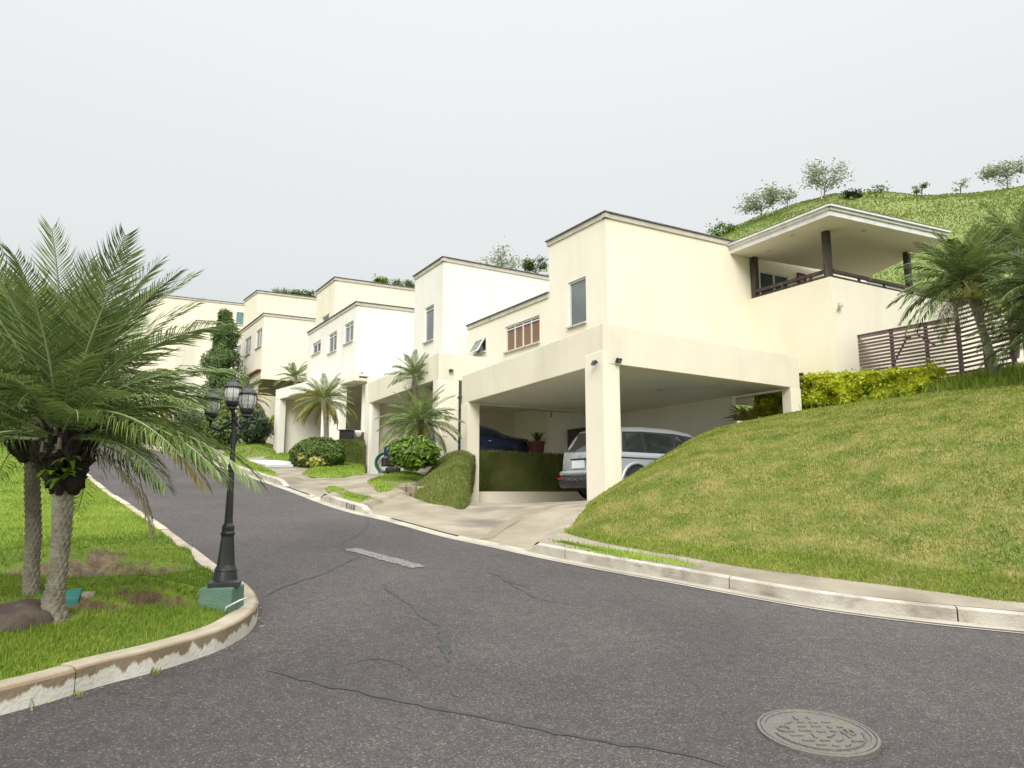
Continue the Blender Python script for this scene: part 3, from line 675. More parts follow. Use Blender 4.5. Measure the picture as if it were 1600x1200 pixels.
for i in range(n + 1):
    p = a[0].lerp(a[1], i / n); wl = .115 + rnd.uniform(-.022, .022); e_ = 1 if 0 < i < n else .8
    for s_ in (1, -1): q = p + sd * wl * s_ * e_; V.append((q.x, q.y, gz(q.x, q.y) + .007))
mesh_obj('lane_marking', V, [(2 * i, 2 * i + 1, 2 * i + 3, 2 * i + 2) for i in range(n)], M['lane'], road)
road_strip('crack_seal', [(415, 1048), (440, 1053), (490, 1064), (560, 1080), (640, 1097), (700, 1110), (760, 1122), (820, 1133), (880, 1147), (950, 1160), (1040, 1172), (1160, 1205)], lambda t: .034 * (1 - .5 * t), M['tar'], .6)
road_strip('crack_seal', [(597, 912), (615, 928), (640, 945), (655, 960), (672, 970), (690, 980)], lambda t: .02 + .012 * math.sin(t * 9), M['tar'], .5)
road_strip('crack_seal', [(686, 975), (692, 995), (695, 1015), (700, 1035)], .036, M['tar'], .6)
road_strip('crack_seal', [(578, 812), (570, 826), (552, 840), (530, 851), (548, 865), (560, 868), (540, 880), (505, 897), (470, 908), (435, 920), (415, 932)], lambda t: .014 + .008 * math.sin(t * 14), M['tar'], .6)
road_strip('crack_seal', [(760, 883), (765, 895), (780, 900), (790, 908), (825, 918)], .012, M['tar'], .6)
road_strip('crack_seal', [(790, 908), (815, 924), (850, 938), (900, 945)], .006, M['tar'], .7)
road_strip('crack_seal', [(688, 1085), (700, 1083), (720, 1092), (740, 1090)], .006, M['tar'], .7)
road_strip('crack_seal', [(540, 1040), (590, 1030), (640, 1046), (650, 1062)], .005, M['tar'], .7)

# ================================================================== HOUSES
def nrm(p, q, flip=False):
    d = Vector((q[0] - p[0], q[1] - p[1], 0)).normalized(); n = Vector((-d.y, d.x, 0))
    m = Vector(((p[0] + q[0]) / 2, (p[1] + q[1]) / 2, 0))
    if n.dot(m) > 0: n = -n
    return -n if flip else n
def wall(name, p, q, z0, z1, m, root, thick=.18, holes=(), flip=False, z1b=None, z0b=None):
    l = math.hypot(q[0] - p[0], q[1] - p[1]); d = Vector(((q[0] - p[0]) / l, (q[1] - p[1]) / l, 0)); n = nrm(p, q, flip)
    mb = MB()
    if not holes:
        mb.strip(p, q, n, 0, -thick, z0, z1, z0b, z1b); return mb.build(name, m, root)
    us = sorted({0, l} | {h[0] for h in holes} | {h[1] for h in holes}); zs = sorted({z0, z1} | {h[2] for h in holes} | {h[3] for h in holes})
    us = [u for u in us if 0 <= u <= l]
    nu, nz_ = len(us) - 1, len(zs) - 1
    def solid(i, j):
        if i < 0 or j < 0 or i >= nu or j >= nz_: return False
        cu, cz = (us[i] + us[i + 1]) / 2, (zs[j] + zs[j + 1]) / 2
        return not any(h[0] < cu < h[1] and h[2] < cz < h[3] for h in holes)
    idx = {}; V = []; Fs = []
    def vid(i, j, b):
        if (i, j, b) not in idx:
            idx[(i, j, b)] = len(V); r = Vector((p[0], p[1], 0)) + d * us[i] - n * (thick * b); V.append((r.x, r.y, zs[j]))
        return idx[(i, j, b)]
    for i in range(nu):
        for j in range(nz_):
            if not solid(i, j): continue
            a = [vid(i, j, 0), vid(i + 1, j, 0), vid(i + 1, j + 1, 0), vid(i, j + 1, 0)]; b = [vid(i, j, 1), vid(i + 1, j, 1), vid(i + 1, j + 1, 1), vid(i, j + 1, 1)]
            Fs.append(tuple(a)); Fs.append(tuple(b[::-1]))
            for (di, dj, k, k2) in ((0, -1, 0, 1), (1, 0, 1, 2), (0, 1, 2, 3), (-1, 0, 3, 0)):
                if not solid(i + di, j + dj): Fs.append((a[k], b[k], b[k2], a[k2]))
    return mesh_obj(name, V, Fs, m, root)
def hole_px(p, q, px):   # px = [(x,y) top-left, top-right, bottom-right, bottom-left] in the photograph
    r = [onwall(x, y, p, q) for x, y in px]
    u0 = (r[0][0] + r[3][0]) / 2; u1 = (r[1][0] + r[2][0]) / 2; zt = (r[0][1] + r[1][1]) / 2; zb = (r[2][1] + r[3][1]) / 2
    return (min(u0, u1), max(u0, u1), zb, zt)
def window(root, p, q, h, lites=1, pane=None, fr=None, bar=.045, rec=.07, sill=True, transom=0.0, sash=None, label=None):
    pane = pane or M['glass']; fr = fr or M['framew']
    l = math.hypot(q[0] - p[0], q[1] - p[1]); d = Vector(((q[0] - p[0]) / l, (q[1] - p[1]) / l, 0)); n = nrm(p, q)
    u0, u1, z0, z1 = h; ang = math.atan2(d.y, d.x)
    def pt(u, z, o): r = Vector((p[0], p[1], 0)) + d * u - n * o; return (r.x, r.y, z)
    c = pt((u0 + u1) / 2, (z0 + z1) / 2, rec); W = u1 - u0; Hh = z1 - z0
    mb = MB()
    for u in (u0 + bar / 2, u1 - bar / 2): mb.box(pt(u, (z0 + z1) / 2, rec), (bar, .06, Hh), ang)
    for z in (z0 + bar / 2, z1 - bar / 2): mb.box(pt((u0 + u1) / 2, z, rec), (W - 2 * bar, .055, bar), ang)
    f = mb.build('window', fr, root)
    if label: f['label'] = label
    for k in range(lites):
        a = u0 + bar + (W - 2 * bar) * k / lites; b = u0 + bar + (W - 2 * bar) * (k + 1) / lites
        mb = MB(); mb.box(pt((a + b) / 2, (z0 + z1) / 2, rec + .012), (b - a - .004, .012, Hh - 2 * bar), ang); mb.build('pane', pane, f)
        if k: MB().box(pt(a, (z0 + z1) / 2, rec), (bar * .9, .05, Hh - 2 * bar), ang).build('mullion', fr, f)
    if transom: MB().box(pt((u0 + u1) / 2, z0 + Hh * transom, rec - .004), (W - 2 * bar, .045, bar * .8), ang).build('transom', fr, f)
    if sill: MB().box(pt((u0 + u1) / 2, z0 - .02, -.02), (W + .06, .12, .04), ang).build('sill', M['cornice'], f)
    return f
def cornice(root, poly, z, m=None, h=.135, lip=.03, roofm=None, over=.06):
    # band round the wall heads with a dark sheet edge above; poly = list of corner points, outward side faces camera
    for a, b in zip(poly[:-1], poly[1:]):
        n = nrm(a, b); d = Vector((b[0] - a[0], b[1] - a[1], 0)).normalized(); a2 = Vector((a[0], a[1], 0)) - d * over; b2 = Vector((b[0], b[1], 0)) + d * over
        MB().strip(a2, b2, n, over * .7, -.1, z - h, z).build('cornice', m or M['cornice'], root)
        MB().strip(a2 - d * .03, b2 + d * .03, n, over + .03, -.15, z + .002, z + lip).build('roof_edge', roofm or M['roofedge'], root)
def roofslab(root, poly, z, m=None, th=.1): return MB().prism([(p[0], p[1]) for p in poly], z - th, z).build('roof', m or M['roofedge'], root)
def V2(p): return Vector((p[0], p[1], 0))
def block(root, corner, left, side_end, z0, z1, wm, depth, holes=(), winspec=(), side_holes=(), corn=True, left_to=None):
    """storey block: street face corner->left, side face corner->side_end"""
    corner, left, side_end = V2(corner), V2(left), V2(side_end)
    wall('wall', corner, left, z0, z1, wm, root, holes=holes)
    n1 = nrm(corner, left)
    wall('wall', corner - n1 * .18, side_end, z0, z1, wm, root, holes=side_holes)
    back_l = left + (side_end - corner)
    wall('wall', left - n1 * .18, back_l, z0, z1, wm, root, flip=True)
    wall('wall', side_end, back_l, z0, z1, wm, root, thick=-.18)
    roofslab(root, [corner, side_end, back_l, left], z1 - .03)
    if corn: cornice(root, [left, corner, side_end], z1)

# ---------- house one
H1 = thing('house', 'cream house at right with a tower, covered terrace and wide corner carport', 'house', (A1.x, A1.y, FLA), 'terraced houses stepping up the street')
dT = 18.25
A1t = at(945.8, 341.5, dT); zT1 = A1t.z + .16
L1t = atz(857.5, 386, A1t.z)
S1 = atz(1142.8, 386, A1t.z); sd = (V2(S1) - V2(A1t)).normalized()
W1L = onwall(732, 512, A1t, L1t); u_w = W1L[0]; ed1 = (V2(L1t) - V2(A1t)).normalized(); W1 = V2(A1t) + ed1 * u_w
zW1 = (onwall(858, 455, A1t, L1t)[1] + W1L[1]) / 2
print('zT1', zT1, 'zW1', zW1, W1L, 'A1t', A1t, 'L1t', L1t, 'S1', S1)
zU = zb1 + .3
hw_tall = hole_px(A1t, L1t, [(888, 444), (915.6, 429), (915.6, 503), (888, 512)])
wall('wall', A1t, L1t, zU, zT1, M['cream'], H1, holes=[hw_tall])
window(H1, A1t, L1t, hw_tall, 1, pane=M['glassl'], bar=.05)
nS = nrm(A1t, L1t)
sideend = V2(A1t) + sd * 11
tw_side_hole = None
sw0 = V2(A1t) - nS * .18
wdoor = hole_px(sw0, sideend, [(1187, 421), (1234, 433), (1234, 470), (1187, 470)])
wdoor = (wdoor[0], wdoor[1], 6.45, wdoor[3])
wpic = xyof(1251, sw0, sideend, 436)
wall('wall', sw0, sideend, zU, zT1, M['cream2'], H1, holes=[wdoor])
window(H1, sw0, sideend, wdoor, 2, pane=M['glass'], bar=.06, rec=.04, sill=False, label='dark sliding door behind the terrace rail')
tl = V2(L1t)
wall('wall', tl - nS * .18, tl + sd * 9, zU, zT1, M['cream'], H1, flip=True)
roofslab(H1, [A1t, sideend, tl + sd * 11, tl], zT1 - .03)
cornice(H1, [tl, V2(A1t), sideend], zT1)
# wing
q1 = hole_px(L1t, W1, [(788.6, 513), (843, 490), (843, 534), (790, 551)])
q2 = hole_px(L1t, W1, [(743, 533), (759, 526), (759, 547), (743, 555)])
wall('wall', L1t, W1, zU, zW1, M['cream'], H1, holes=[q1, q2])
wall('wall', W1 - nS * .18, W1 + sd * 9, zU, zW1, M['cream'], H1, flip=True)
roofslab(H1, [tl, tl + sd * 9, W1 + sd * 9, W1], zW1 - .03)
cornice(H1, [W1, tl - ed1 * -.07], zW1)
window(H1, L1t, W1, q1, 4, pane=M['curtain'], bar=.05, transom=.86, label='wide barred window with brown curtains')
f = window(H1, L1t, W1, (q2[0], q2[1], q2[2], q2[3]), 1, pane=M['glass'], bar=.05, label='small top hung window standing open')
# the open sash of the small window
uu = (q2[0] + q2[1]) / 2; c0 = V2(L1t) + ed1 * uu; aW = math.atan2(ed1.y, ed1.x); mb = MB()
Wd, Hd = (q2[1] - q2[0]) * .94, (q2[3] - q2[2]) * .98
top = c0 + nS * .02; bot = c0 + nS * .30
def tq(u, v, o=0): r = top.lerp(bot, v) + ed1 * u + nS * o; return (r.x, r.y, q2[3] - .03 - Hd * v)
def slab(mb, u0, u1, v0, v1, th=.03): mb.hexa([tq(u0, v0), tq(u1, v0), tq(u1, v1), tq(u0, v1)], [tq(u0, v0, th), tq(u1, v0, th), tq(u1, v1, th), tq(u0, v1, th)])
slab(mb, -Wd / 2, Wd / 2, 0, .08); slab(mb, -Wd / 2, Wd / 2, .92, 1); slab(mb, -Wd / 2, -Wd / 2 + .06, .08, .92); slab(mb, Wd / 2 - .06, Wd / 2, .08, .92)
mb.build('sash', M['framew'], f)
mb = MB(); slab(mb, -Wd / 2 + .06, Wd / 2 - .06, .08, .92, .012); mb.build('pane', M['glassl'], f)
# carport
def corner_col(root, c, da, db, w, z0, z1, m, bev=.012):
    a = V2(c); p = [a, a + da * w[0], a + da * w[0] + db * w[1], a + db * w[1]]
    return MB().prism([(q.x, q.y) for q in p], z0, z1).build('column', m, root, bevel=bev)
dAB = (V2(B1) - V2(A1)).normalized(); dAC = (V2(C1) - V2(A1)).normalized()
D1 = V2(atz(1004, 652, zb1)); D1 = V2(A1) + dAC * ((D1 - V2(A1)).dot(dAC)) + dAB * ((V2(B1) - V2(A1)).length)
D1 = V2(B1) + dAC * 6.2
cw = .40
nAB = nrm(A1, B1); nAC = nrm(A1, C1)
MB().strip(V2(A1), V2(B1), nAB, -.001, -.22, zb1, zt1).build('beam', M['beamc'], H1, bevel=.01)
MB().strip(V2(A1) - nAB * .22, V2(C1), nAC, 0, -.22, zb1, zt1).build('beam', M['beamc'], H1, bevel=.01)
MB().strip(V2(B1) - nAB * .222, D1, nrm(B1, D1), 0, .22, zb1, zt1 - .02).build('beam', M['beamc'], H1)
MB().strip(V2(C1) - nAC * .222, D1, nrm(C1, D1), 0, -.22, zb1, zt1 - .02).build('beam', M['beamc'], H1)
ins = .03
MB().prism([V2(A1) + (dAB + dAC) * .2, V2(C1) + (dAB - dAC) * .2, D1 - (dAB + dAC) * .1, V2(B1) + (dAC - dAB) * .2], zb1 + .03, zb1 + .16).build('ceiling', M['soffit'], H1)
MB().prism([V2(A1) + (dAB + dAC) * .2, V2(C1) + (dAB - dAC) * .2, D1, V2(B1) + (dAC - dAB) * .2], zt1 - .5, zt1 - .4).build('roof', M['roofedge'], H1)
o_ = (dAB + dAC) * -.012
pA = V2(A1) + o_
capz = zb1 + .30
corner_col(H1, pA, dAB, dAC, (.72, .45), FLA - 1.2, zb1 + .27, M['cream'])
corner_col(H1, V2(B1) - dAB * -.012 - dAC * .012, -dAB, dAC, (.56, .40), FLB - .8, zb1 - .003, M['cream'])
corner_col(H1, V2(C1) - dAC * -.012 - dAB * .012, dAB, -dAC, (.30, .42), 2.6, zb1 - .003, M['cream'])
corner_col(H1, D1, -dAB, -dAC, (.45, .45), FLB - .6, zb1 - .003, M['cream'])
# floor, low wall, buried wall on the mound side
fl = MB().prism([V2(A1) + dAB * .01, V2(C1), V2(C1) + dAB * 9, V2(A1) + dAB * 9][0:2] + [D1 + dAC * 1.2, V2(B1)], [FLA - .5] * 4, [FLA, FLA, FLB + .05, FLB]).build('carport_floor', M['floorc'], H1)
MB().strip(V2(B1) + dAC * .40, V2(B1) + dAC * 5.6, nrm(B1, V2(B1) + dAC), 0, -.18, FLB - .3, lowz).build('low_wall', M['cream'], H1)
MB().strip(V2(A1) + dAC * .45, V2(C1) - dAC * .42, nAC, -.02, -.18, FLA - .2, FLA + .3, FLA - .2, 3.25).build('low_wall', M['beamc'], H1)
# ground floor wall with the front door
g0 = at(857, 700, 28.4); gd = Vector((.5, -.866, 0)); g1 = V2(g0) + gd * 9.6
dh = hole_px(g0, g1, [(886, 600), (921, 600), (921, 765), (886, 765)])
zg = zb1 + 1.2
wall('wall', g0, g1, FLA - .3, zg, M['pale'], H1, holes=[(dh[0], dh[1], FLA + .05, 4.0)])  # paler paint here stands in for daylight on this wall
dl = V2(g0) + gd * ((dh[0] + dh[1]) / 2); nG = nrm(g0, g1); aG = math.atan2(gd.y, gd.x)
dw = dh[1] - dh[0]
door = MB().box((dl.x - nG.x * .08, dl.y - nG.y * .08, (FLA + 4.05) / 2), (dw, .05, 4.0 - FLA), aG).build('door', M['doorw'], H1)
for k in range(4):
    for s in (-1, 1):
        c = dl - nG * .045 + gd * (s * dw * .23); MB().box((c.x, c.y, FLA + .5 + k * .62), (dw * .36, .03, .5), aG).build('panel', M['doorw'], door)
c = dl - nG * .02 + gd * (dw * .4); MB().box((c.x, c.y, FLA + 1.15), (.03, .06, .22), aG).build('handle', M['chrome'], door)
MB().prism([V2(g0), g1, g1 + sd * 3, V2(g0) + sd * 3], zg, zg + .1).build('roof', M['pale'], H1)
# wall bracket lamp by the door
c = V2(at(869, 655, 27.5)); c = V2(xyof(869, g0, g1)) + nG * .05; mb = MB(); zz = onwall(869, 652, g0, g1)[1]
mb.tube([(c.x, c.y, zz + .25), (c.x + nG.x * .12, c.y + nG.y * .12, zz + .3), (c.x + nG.x * .16, c.y + nG.y * .16, zz)], .02, 6); mb.build('lamp_bracket', M['black'], H1, True)
# projecting stub wall of the terrace block
T0 = V2(A1t) + sd * 5.35; tb = Vector((.5, -.866, 0))
T0 = xyof(1169, V2(A1t), sideend, 470); 
r_ = ray(1297, 432); zpar = CAMZ + onwall(1178, 470, V2(A1t), sideend)[1] - CAMZ
T1 = V2(atz(1297, 432, zpar)); tbd = (T1 - T0).normalized(); T2 = T1 + sd * 9.5
print('T0', T0, 'T1', T1, 'zpar', zpar, (T1 - T0).length)
wall('wall', T0, T1, 3.2, zpar, M['cream2'], H1)
nT = nrm(T0, T1); nR = nrm(T1, T2)
wall('wall', T1 - nT * .18, T2, 3.2, zpar, M['cream'], H1)
MB().prism([T0 + sd * .2 , T1 + (sd - tbd) * .2, T2, T0 + sd * 9.5], zpar - 1.1, zpar - 1.0).build('terrace_floor', M['walk'], H1)
# terrace roof
zs = (CAMZ + (at(1292, 358, T1.y).z - CAMZ) + 0)
ap = V2(atz(1296, 337, zs)); lf = V2(atz(1141, 397, zs)); bk = V2(atz(1353, 434, zs)); rt = ap + (bk - lf); rt = xyof(1478, ap, rt, 387)
zs2 = zs
print('roof', ap, lf, bk, rt, zs)
MB().prism([ap, lf, bk, rt], zs, zs + .15).build('terrace_roof', M['soffit2'], H1)
for a, b in ((ap, lf), (ap, rt)):
    n = nrm(a, b); d = (b - a).normalized()
    MB().strip(a, b + d * .02, n, .022, -.03, zs + .006, zs + .145).build('fascia', M['white'], H1)
    MB().strip(a - d * .03, b + d * .05, n, .075, -.03, zs + .148, zs + .215).build('fascia', M['white'], H1)
    MB().strip(a - d * .09, b + d * .08, n, .14, -.1, zs + .218, zs + .27).build('gutter', M['white'], H1)
    MB().strip(a - d * .1, b + d * .08, n, .15, -.3, zs + .273, zs + .288).build('roof_edge', M['roofedge'], H1)
MB().prism([ap, lf, bk, rt], zs + .20, zs + .26).build('roof', M['roofedge'], H1)
zf_ = zpar - 1.0
def post(c, w_, z0, z1, nm='post'): return MB().box((c.x, c.y, (z0 + z1) / 2), (w_, w_, z1 - z0), math.atan2(sd.y, sd.x)).build(nm, M['darkwood'], H1, bevel=.006)
pT = T1 + (sd - tbd) * .14; post(pT, .17, zpar - .001, zs)
pB = T0 + sd * .22 + tbd * .1; post(pB, .17, zpar - .35, zs)
pR = xyof(1424, T1, T2, 415) - nR * .12; post(pR, .15, zpar, zs)
# handrail of two timbers on the parapet
def railrun(a, b, n):
    MB().strip(a, b, n, -.06, -.14, zpar + .17, zpar + .26).build('handrail', M['darkwood'], H1)
    MB().strip(a, b, n, -.075, -.125, zpar + .05, zpar + .09).build('handrail', M['darkwood'], H1)
    l = (b - a).length; k = max(1, int(l / 1.1))
    for i in range(1, k + 1):
        c = a.lerp(b, i / (k + .6)) - n * .1; MB().box((c.x, c.y, zpar + .085), (.07, .05, .165), math.atan2((b - a).y, (b - a).x)).build('rail_post', M['darkwood'], H1)
railrun(T0 + tbd * .25, T1 - tbd * .1, nT); railrun(T1 + sd * .25, T1 + sd * 6.5, nR)
# sliding door under the terrace roof on the set back wall
bw0, bw1 = sw0, sideend
c = xyof(1251, bw0, bw1, 436) + nrm(bw0, bw1) * .04; z_ = onwall(1251, 436, bw0, bw1)[1]
mb = MB(); aa = math.atan2((bw1 - bw0).y, (bw1 - bw0).x)
for dz in (-.14, .14): mb.box((c.x, c.y, z_ + dz), (.38, .04, .07), aa)
for du in (-.155, .155): q = c + (bw1 - bw0).normalized() * du; mb.box((q.x, q.y, z_), (.07, .04, .21), aa)
mb.build('picture_frame', M['doorw'], H1)
# ceiling spots of carport and terrace, fan light at the post
for px, py, zc, r in ((1030, 609, zb1 + .03, .10), (1199, 392, zs, .06), (1238, 368, zs, .07), (1350, 360, zs, .07)):
    c = atz(px, py, zc); MB().lathe((c.x, c.y, c.z), [(r, 0), (r, -.02), (r * .8, -.025)], 12).build('ceiling_light', M['cornice'], H1)
def flood(px, py, p, q, root, s=1.0):
    u, z = onwall(px, py, p, q); c = xyof(px, p, q, py); n = nrm(p, q); a = math.atan2((V2(q) - V2(p)).y, (V2(q) - V2(p)).x)
    mb = MB(); mb.tube([(c.x, c.y, z + .02), (c.x + n.x * .08 * s, c.y + n.y * .08 * s, z)], .015 * s, 6)
    f = mb.build('floodlight', M['black'], root)
    k = c + n * .12 * s; d_ = (V2(q) - V2(p)).normalized()
    MB().box((k.x, k.y, z), (.17 * s, .07 * s, .13 * s), a, .5).build('lamp_head', M['black'], f, bevel=.01)
    k2 = c + n * .165 * s; MB().box((k2.x, k2.y, z - .02), (.11 * s, .01, .08 * s), a, .5).build('lens', M['glassl'], f)
flood(934, 567.5, V2(A1) + o_, V2(B1) + o_, H1, .8); flood(962, 564.5, V2(A1) + o_, V2(C1) + o_, H1, .8); flood(722, 621, V2(A1), V2(B1), H1, .8)
mb = MB(); c = V2(C1) + dAC * .02
for z_, l_ in ((zb1 + .38, .10), (zb1 + .20, .09), (zb1 + .02, .05)): mb.box((c.x + dAC.x * l_ / 2, c.y + dAC.y * l_ / 2, z_), (l_, .10, .07), math.atan2(dAC.y, dAC.x))
mb.build('bracket', M['black'], H1)
u, z = onwall(1311, 480, T1, T2); c = xyof(1311, T1, T2, 480); mb = MB()
mb.tube([(c.x, c.y, z + .06), (c.x + nR.x * .1, c.y + nR.y * .1, z + .02), (c.x + nR.x * .1 - sd.x * .14, c.y + nR.y * .1 - sd.y * .14, z - .04)], [.03, .035, .05], 8); mb.box((c.x, c.y, z + .05), (.10, .05, .14), math.atan2(sd.y, sd.x))
mb.build('wall_light', M['cornice'], H1)
# low white band of the rear roof seen over the parapet
q0 = at(1345, 470, 27.5); q1_ = V2(q0) + sd * 9 
a0 = V2(at(1352, 440, 26.5)); a1 = a0 + sd * 7; zr = at(1352, 437, 26.5).z
wall('wall', a0, a1, zr - 3, zr, M['white'], H1); cornice(H1, [a0, a1], zr + .02, h=.08)

# ---------- generic upper houses
def simple_house(root, tower, wing, carport, wm, wm2):
    pass
H2 = thing('house', 'pale house with the blue car under its carport, second house up the street', 'house', (A2.x, A2.y, FL2), 'terraced houses stepping up the street')
A2t = at(693, 408, 24.8); z2 = A2t.z + .13; L2t = atz(648.6, 437, A2t.z); S2 = atz(858, 438, A2t.z)
s2 = (V2(S2) - V2(A2t)).normalized(); l2 = (V2(L2t) - V2(A2t)).normalized()
h2 = hole_px(A2t, L2t, [(663.5, 482), (677.5, 475), (677.5, 530), (663.5, 536)])
block(H2, A2t, L2t, V2(A2t) + s2 * 13, zt2 - .6, z2, M['pale'], 9, holes=[h2])
window(H2, A2t, L2t, h2, 1, pane=M['glassl'], bar=.05, transom=.9)
# lower wing carrying on beyond the tower
W2 = V2(L2t) + l2 * 1.6
dAB2 = (V2(B2) - V2(A2)).normalized(); dAC2 = Vector((.866, .5, 0)); n2 = nrm(A2, B2)
zb2 = zt2 - .84
E2 = V2(A2) + dAC2 * 7.0; D2 = V2(B2) + dAC2 * 7.0
MB().strip(V2(A2), V2(B2), n2, 0, -.22, zb2, zt2).build('beam', M['beamc'], H2, bevel=.01)
MB().strip(V2(A2) - n2 * .22, E2, nrm(A2, E2), 0, -.22, zb2, zt2).build('beam', M['beamc'], H2, bevel=.01)
MB().prism([V2(A2) + (dAB2 + dAC2) * .2, E2, D2, V2(B2) + (dAC2 - dAB2) * .2], zb2 + .02, zb2 + .14).build('ceiling', M['soffit'], H2)
MB().prism([V2(A2) + (dAB2 + dAC2) * .2, E2, D2, V2(B2) + (dAC2 - dAB2) * .2], zt2 - .4, zt2 - .3).build('roof', M['roofedge'], H2)
corner_col(H2, V2(A2) - dAB2 * .01 - dAC2 * .01, dAB2, dAC2, (.45, .72), 1.6, zb2 - .003, M['cream'])
corner_col(H2, V2(B2), -dAB2, dAC2, (.62, .40), FL2 - .8, zb2 - .003, M['cream'])
wall('wall', V2(B2) + dAC2 * .4, D2, FL2 - .5, zb2 + .1, M['cream'], H2, thick=-.18)
wall('wall', D2, E2 + dAC2 * .0, FL2 - .5, zb2 + .3, M['cream'], H2, thick=.18)
MB().prism([V2(A2) + dAC2 * .72, E2, D2, V2(B2) + dAC2 * .4, V2(B2)], FL2 - .4, FL2 + .01).build('carport_floor', M['floorc'], H2)
# meter box and meter on the pillar
pf0, pf1 = V2(A2) - dAB2 * .01, V2(A2) - dAB2 * .01 + dAC2 * .72; ang2 = math.atan2(dAC2.y, dAC2.x); nP = nrm(pf0, pf1)
def onp(px, py, p, q, o): u, z = onwall(px, py, p, q); c = xyof(px, p, q, py) + nrm(p, q) * o; return (c.x, c.y, z)
mb = MB(); c = onp(695, 666, pf0, pf1, .01); mb.box(c, (.20, .03, .62), ang2); mb.build('meter_box', M['cream2'], H2, bevel=.005)
mb = MB(); c = onp(697, 648, pf0, pf1, .06); mb.lathe((c[0], c[1], c[2] - .08), [(.07, 0), (.08, .03), (.08, .11), (.06, .16)], 12); mb.box((c[0], c[1], c[2] - .1), (.16, .1, .06), ang2); mb.build('electric_meter', M['framew'], H2)
flood(703, 580, V2(A2), E2, H2, .8)

H3 = thing('house', 'white and cream house with three windows over a white carport, third house up the street', 'house', (A3.x, A3.y, FL3), 'terraced houses stepping up the street')
A3w = at(557.6, 477, 30.5); z3 = A3w.z + .14; L3w = atz(482, 524, A3w.z); S3 = atz(649, 488, A3w.z)
l3 = (V2(L3w) - V2(A3w)).normalized(); s3 = (V2(S3) - V2(A3w)).normalized()
hs3 = [hole_px(A3w, L3w, q) for q in ([(488, 537), (501, 531), (501, 549), (488, 555)], [(513, 523), (526, 517), (526, 547), (513, 553)], [(538, 507), (552, 501), (552, 532), (538, 538)])]
zb3w = onwall(555, 580, A3w, L3w)[1]
block(H3, A3w, L3w, V2(A3w) + s3 * 12, zb3w, z3, M['pale'], 9, holes=hs3)
for h in hs3: window(H3, A3w, L3w, h, 2, pane=M['glassl'], bar=.06, transom=.82)
wall('wall', V2(A3w) + s3 * .4, V2(A3w) + s3 * 9, 4.2, zb3w - .003, M['pale'], H3)
n3 = nrm(A3w, L3w); MB().strip(V2(A3w), V2(L3w), n3, .08, -.3, zb3w - .07, zb3w - .003).build('ledge', M['cornice'], H3)
A3t = at(524, 438, 34.5); z3t = A3t.z + .14; L3t = atz(495, 460, A3t.z)
h3 = hole_px(A3t, L3t, [(503, 496), (514, 490), (514, 502), (503, 507)])
block(H3, A3t, L3t, V2(A3t) + s3 * 12, z3 - 1.5, z3t, M['cream2'], 9, holes=[h3] if h3[2] > z3 - 1.5 else ())
window(H3, A3t, L3t, h3, 1, bar=.06, sill=False)
dAB3 = (V2(B3) - V2(A3)).normalized(); n3c = nrm(A3, B3); dAC3 = -n3c
zb3 = at(444, 625, 36).z
MB().strip(V2(A3), V2(B3), n3c, 0, -.2, zb3, zt3).build('beam', M['pale'], H3, bevel=.01)
D3 = V2(B3) + dAC3 * 6.5; E3 = V2(A3) + dAC3 * 6.5
MB().prism([V2(A3) + dAC3 * .2, E3, D3, V2(B3) + dAC3 * .2], zb3 + .02, zb3 + .14).build('ceiling', M['soffit2'], H3)
MB().prism([V2(A3) + dAC3 * .2, E3, D3, V2(B3) + dAC3 * .2], zt3 - .3, zt3 - .2).build('roof', M['pale'], H3)
corner_col(H3, B3, -dAB3, dAC3, (.55, .35), FL3 - .8, zb3 - .003, M['pale'])
mid = xyof(497, A3, B3); corner_col(H3, mid, -dAB3, dAC3, ((xyof(525, A3, B3) - mid).length, .35), FL3 - 1.6, zb3 - .003, M['pale'])
e3_ = xyof(568, A3, B3); corner_col(H3, e3_, -dAB3, dAC3, (.5, .35), FL3 - 1.6, zb3 - .003, M['pale'])
# the white inner walls close behind the columns
iw = V2(B3) + dAC3 * .35
wall('wall', V2(B3) + dAC3 * .35, V2(B3) + dAC3 * 6.5, FL3 - 1, zb3 + .1, M['pale'], H3, thick=-.18)
wall('wall', D3, E3, FL3 - 1, zb3 + .1, M['pale'], H3)
MB().prism([V2(A3), E3, D3, V2(B3)], FL3 - 1.5, FL3 - .02).build('carport_floor', M['walk'], H3)

H4 = thing('house', 'cream house with red ledge over a dark carport, fourth house up the street', 'house', (*V2(at(413, 494, 39.5))[:2], 4.6), 'terraced houses stepping up the street')
A4 = at(413, 494, 39.5); z4 = A4.z + .16; L4 = atz(366, 530, A4.z); S4 = atz(496, 503, A4.z); s4 = (V2(S4) - V2(A4)).normalized(); l4 = (V2(L4) - V2(A4)).normalized()
hs4 = [hole_px(A4, L4, q) for q in ([(368, 544), (376, 538), (376, 552), (368, 557)], [(383, 531), (392, 525), (392, 551), (383, 557)], [(400, 518), (409, 512), (409, 540), (400, 545)])]
zw4 = onwall(411, 590, A4, L4)[1]
block(H4, A4, L4, V2(A4) + s4 * 12, zw4, z4, M['cream'], 9, holes=hs4)
for h in hs4: window(H4, A4, L4, h, 2, pane=M['glassl'], bar=.07)
n4 = nrm(A4, L4); zl4 = onwall(410, 578, A4, L4)[1]; a_, b_ = onwall(396, 574, A4, L4)[0], 0
MB().strip(V2(A4), V2(L4) , n4, .22, .001, zl4, zl4 + .07).build('ledge', mat('red ledge', (.22, .05, .035), (.3, .12, .09), 6, .8), H4)
zc4 = onwall(440, 600, A4, S4)[1]
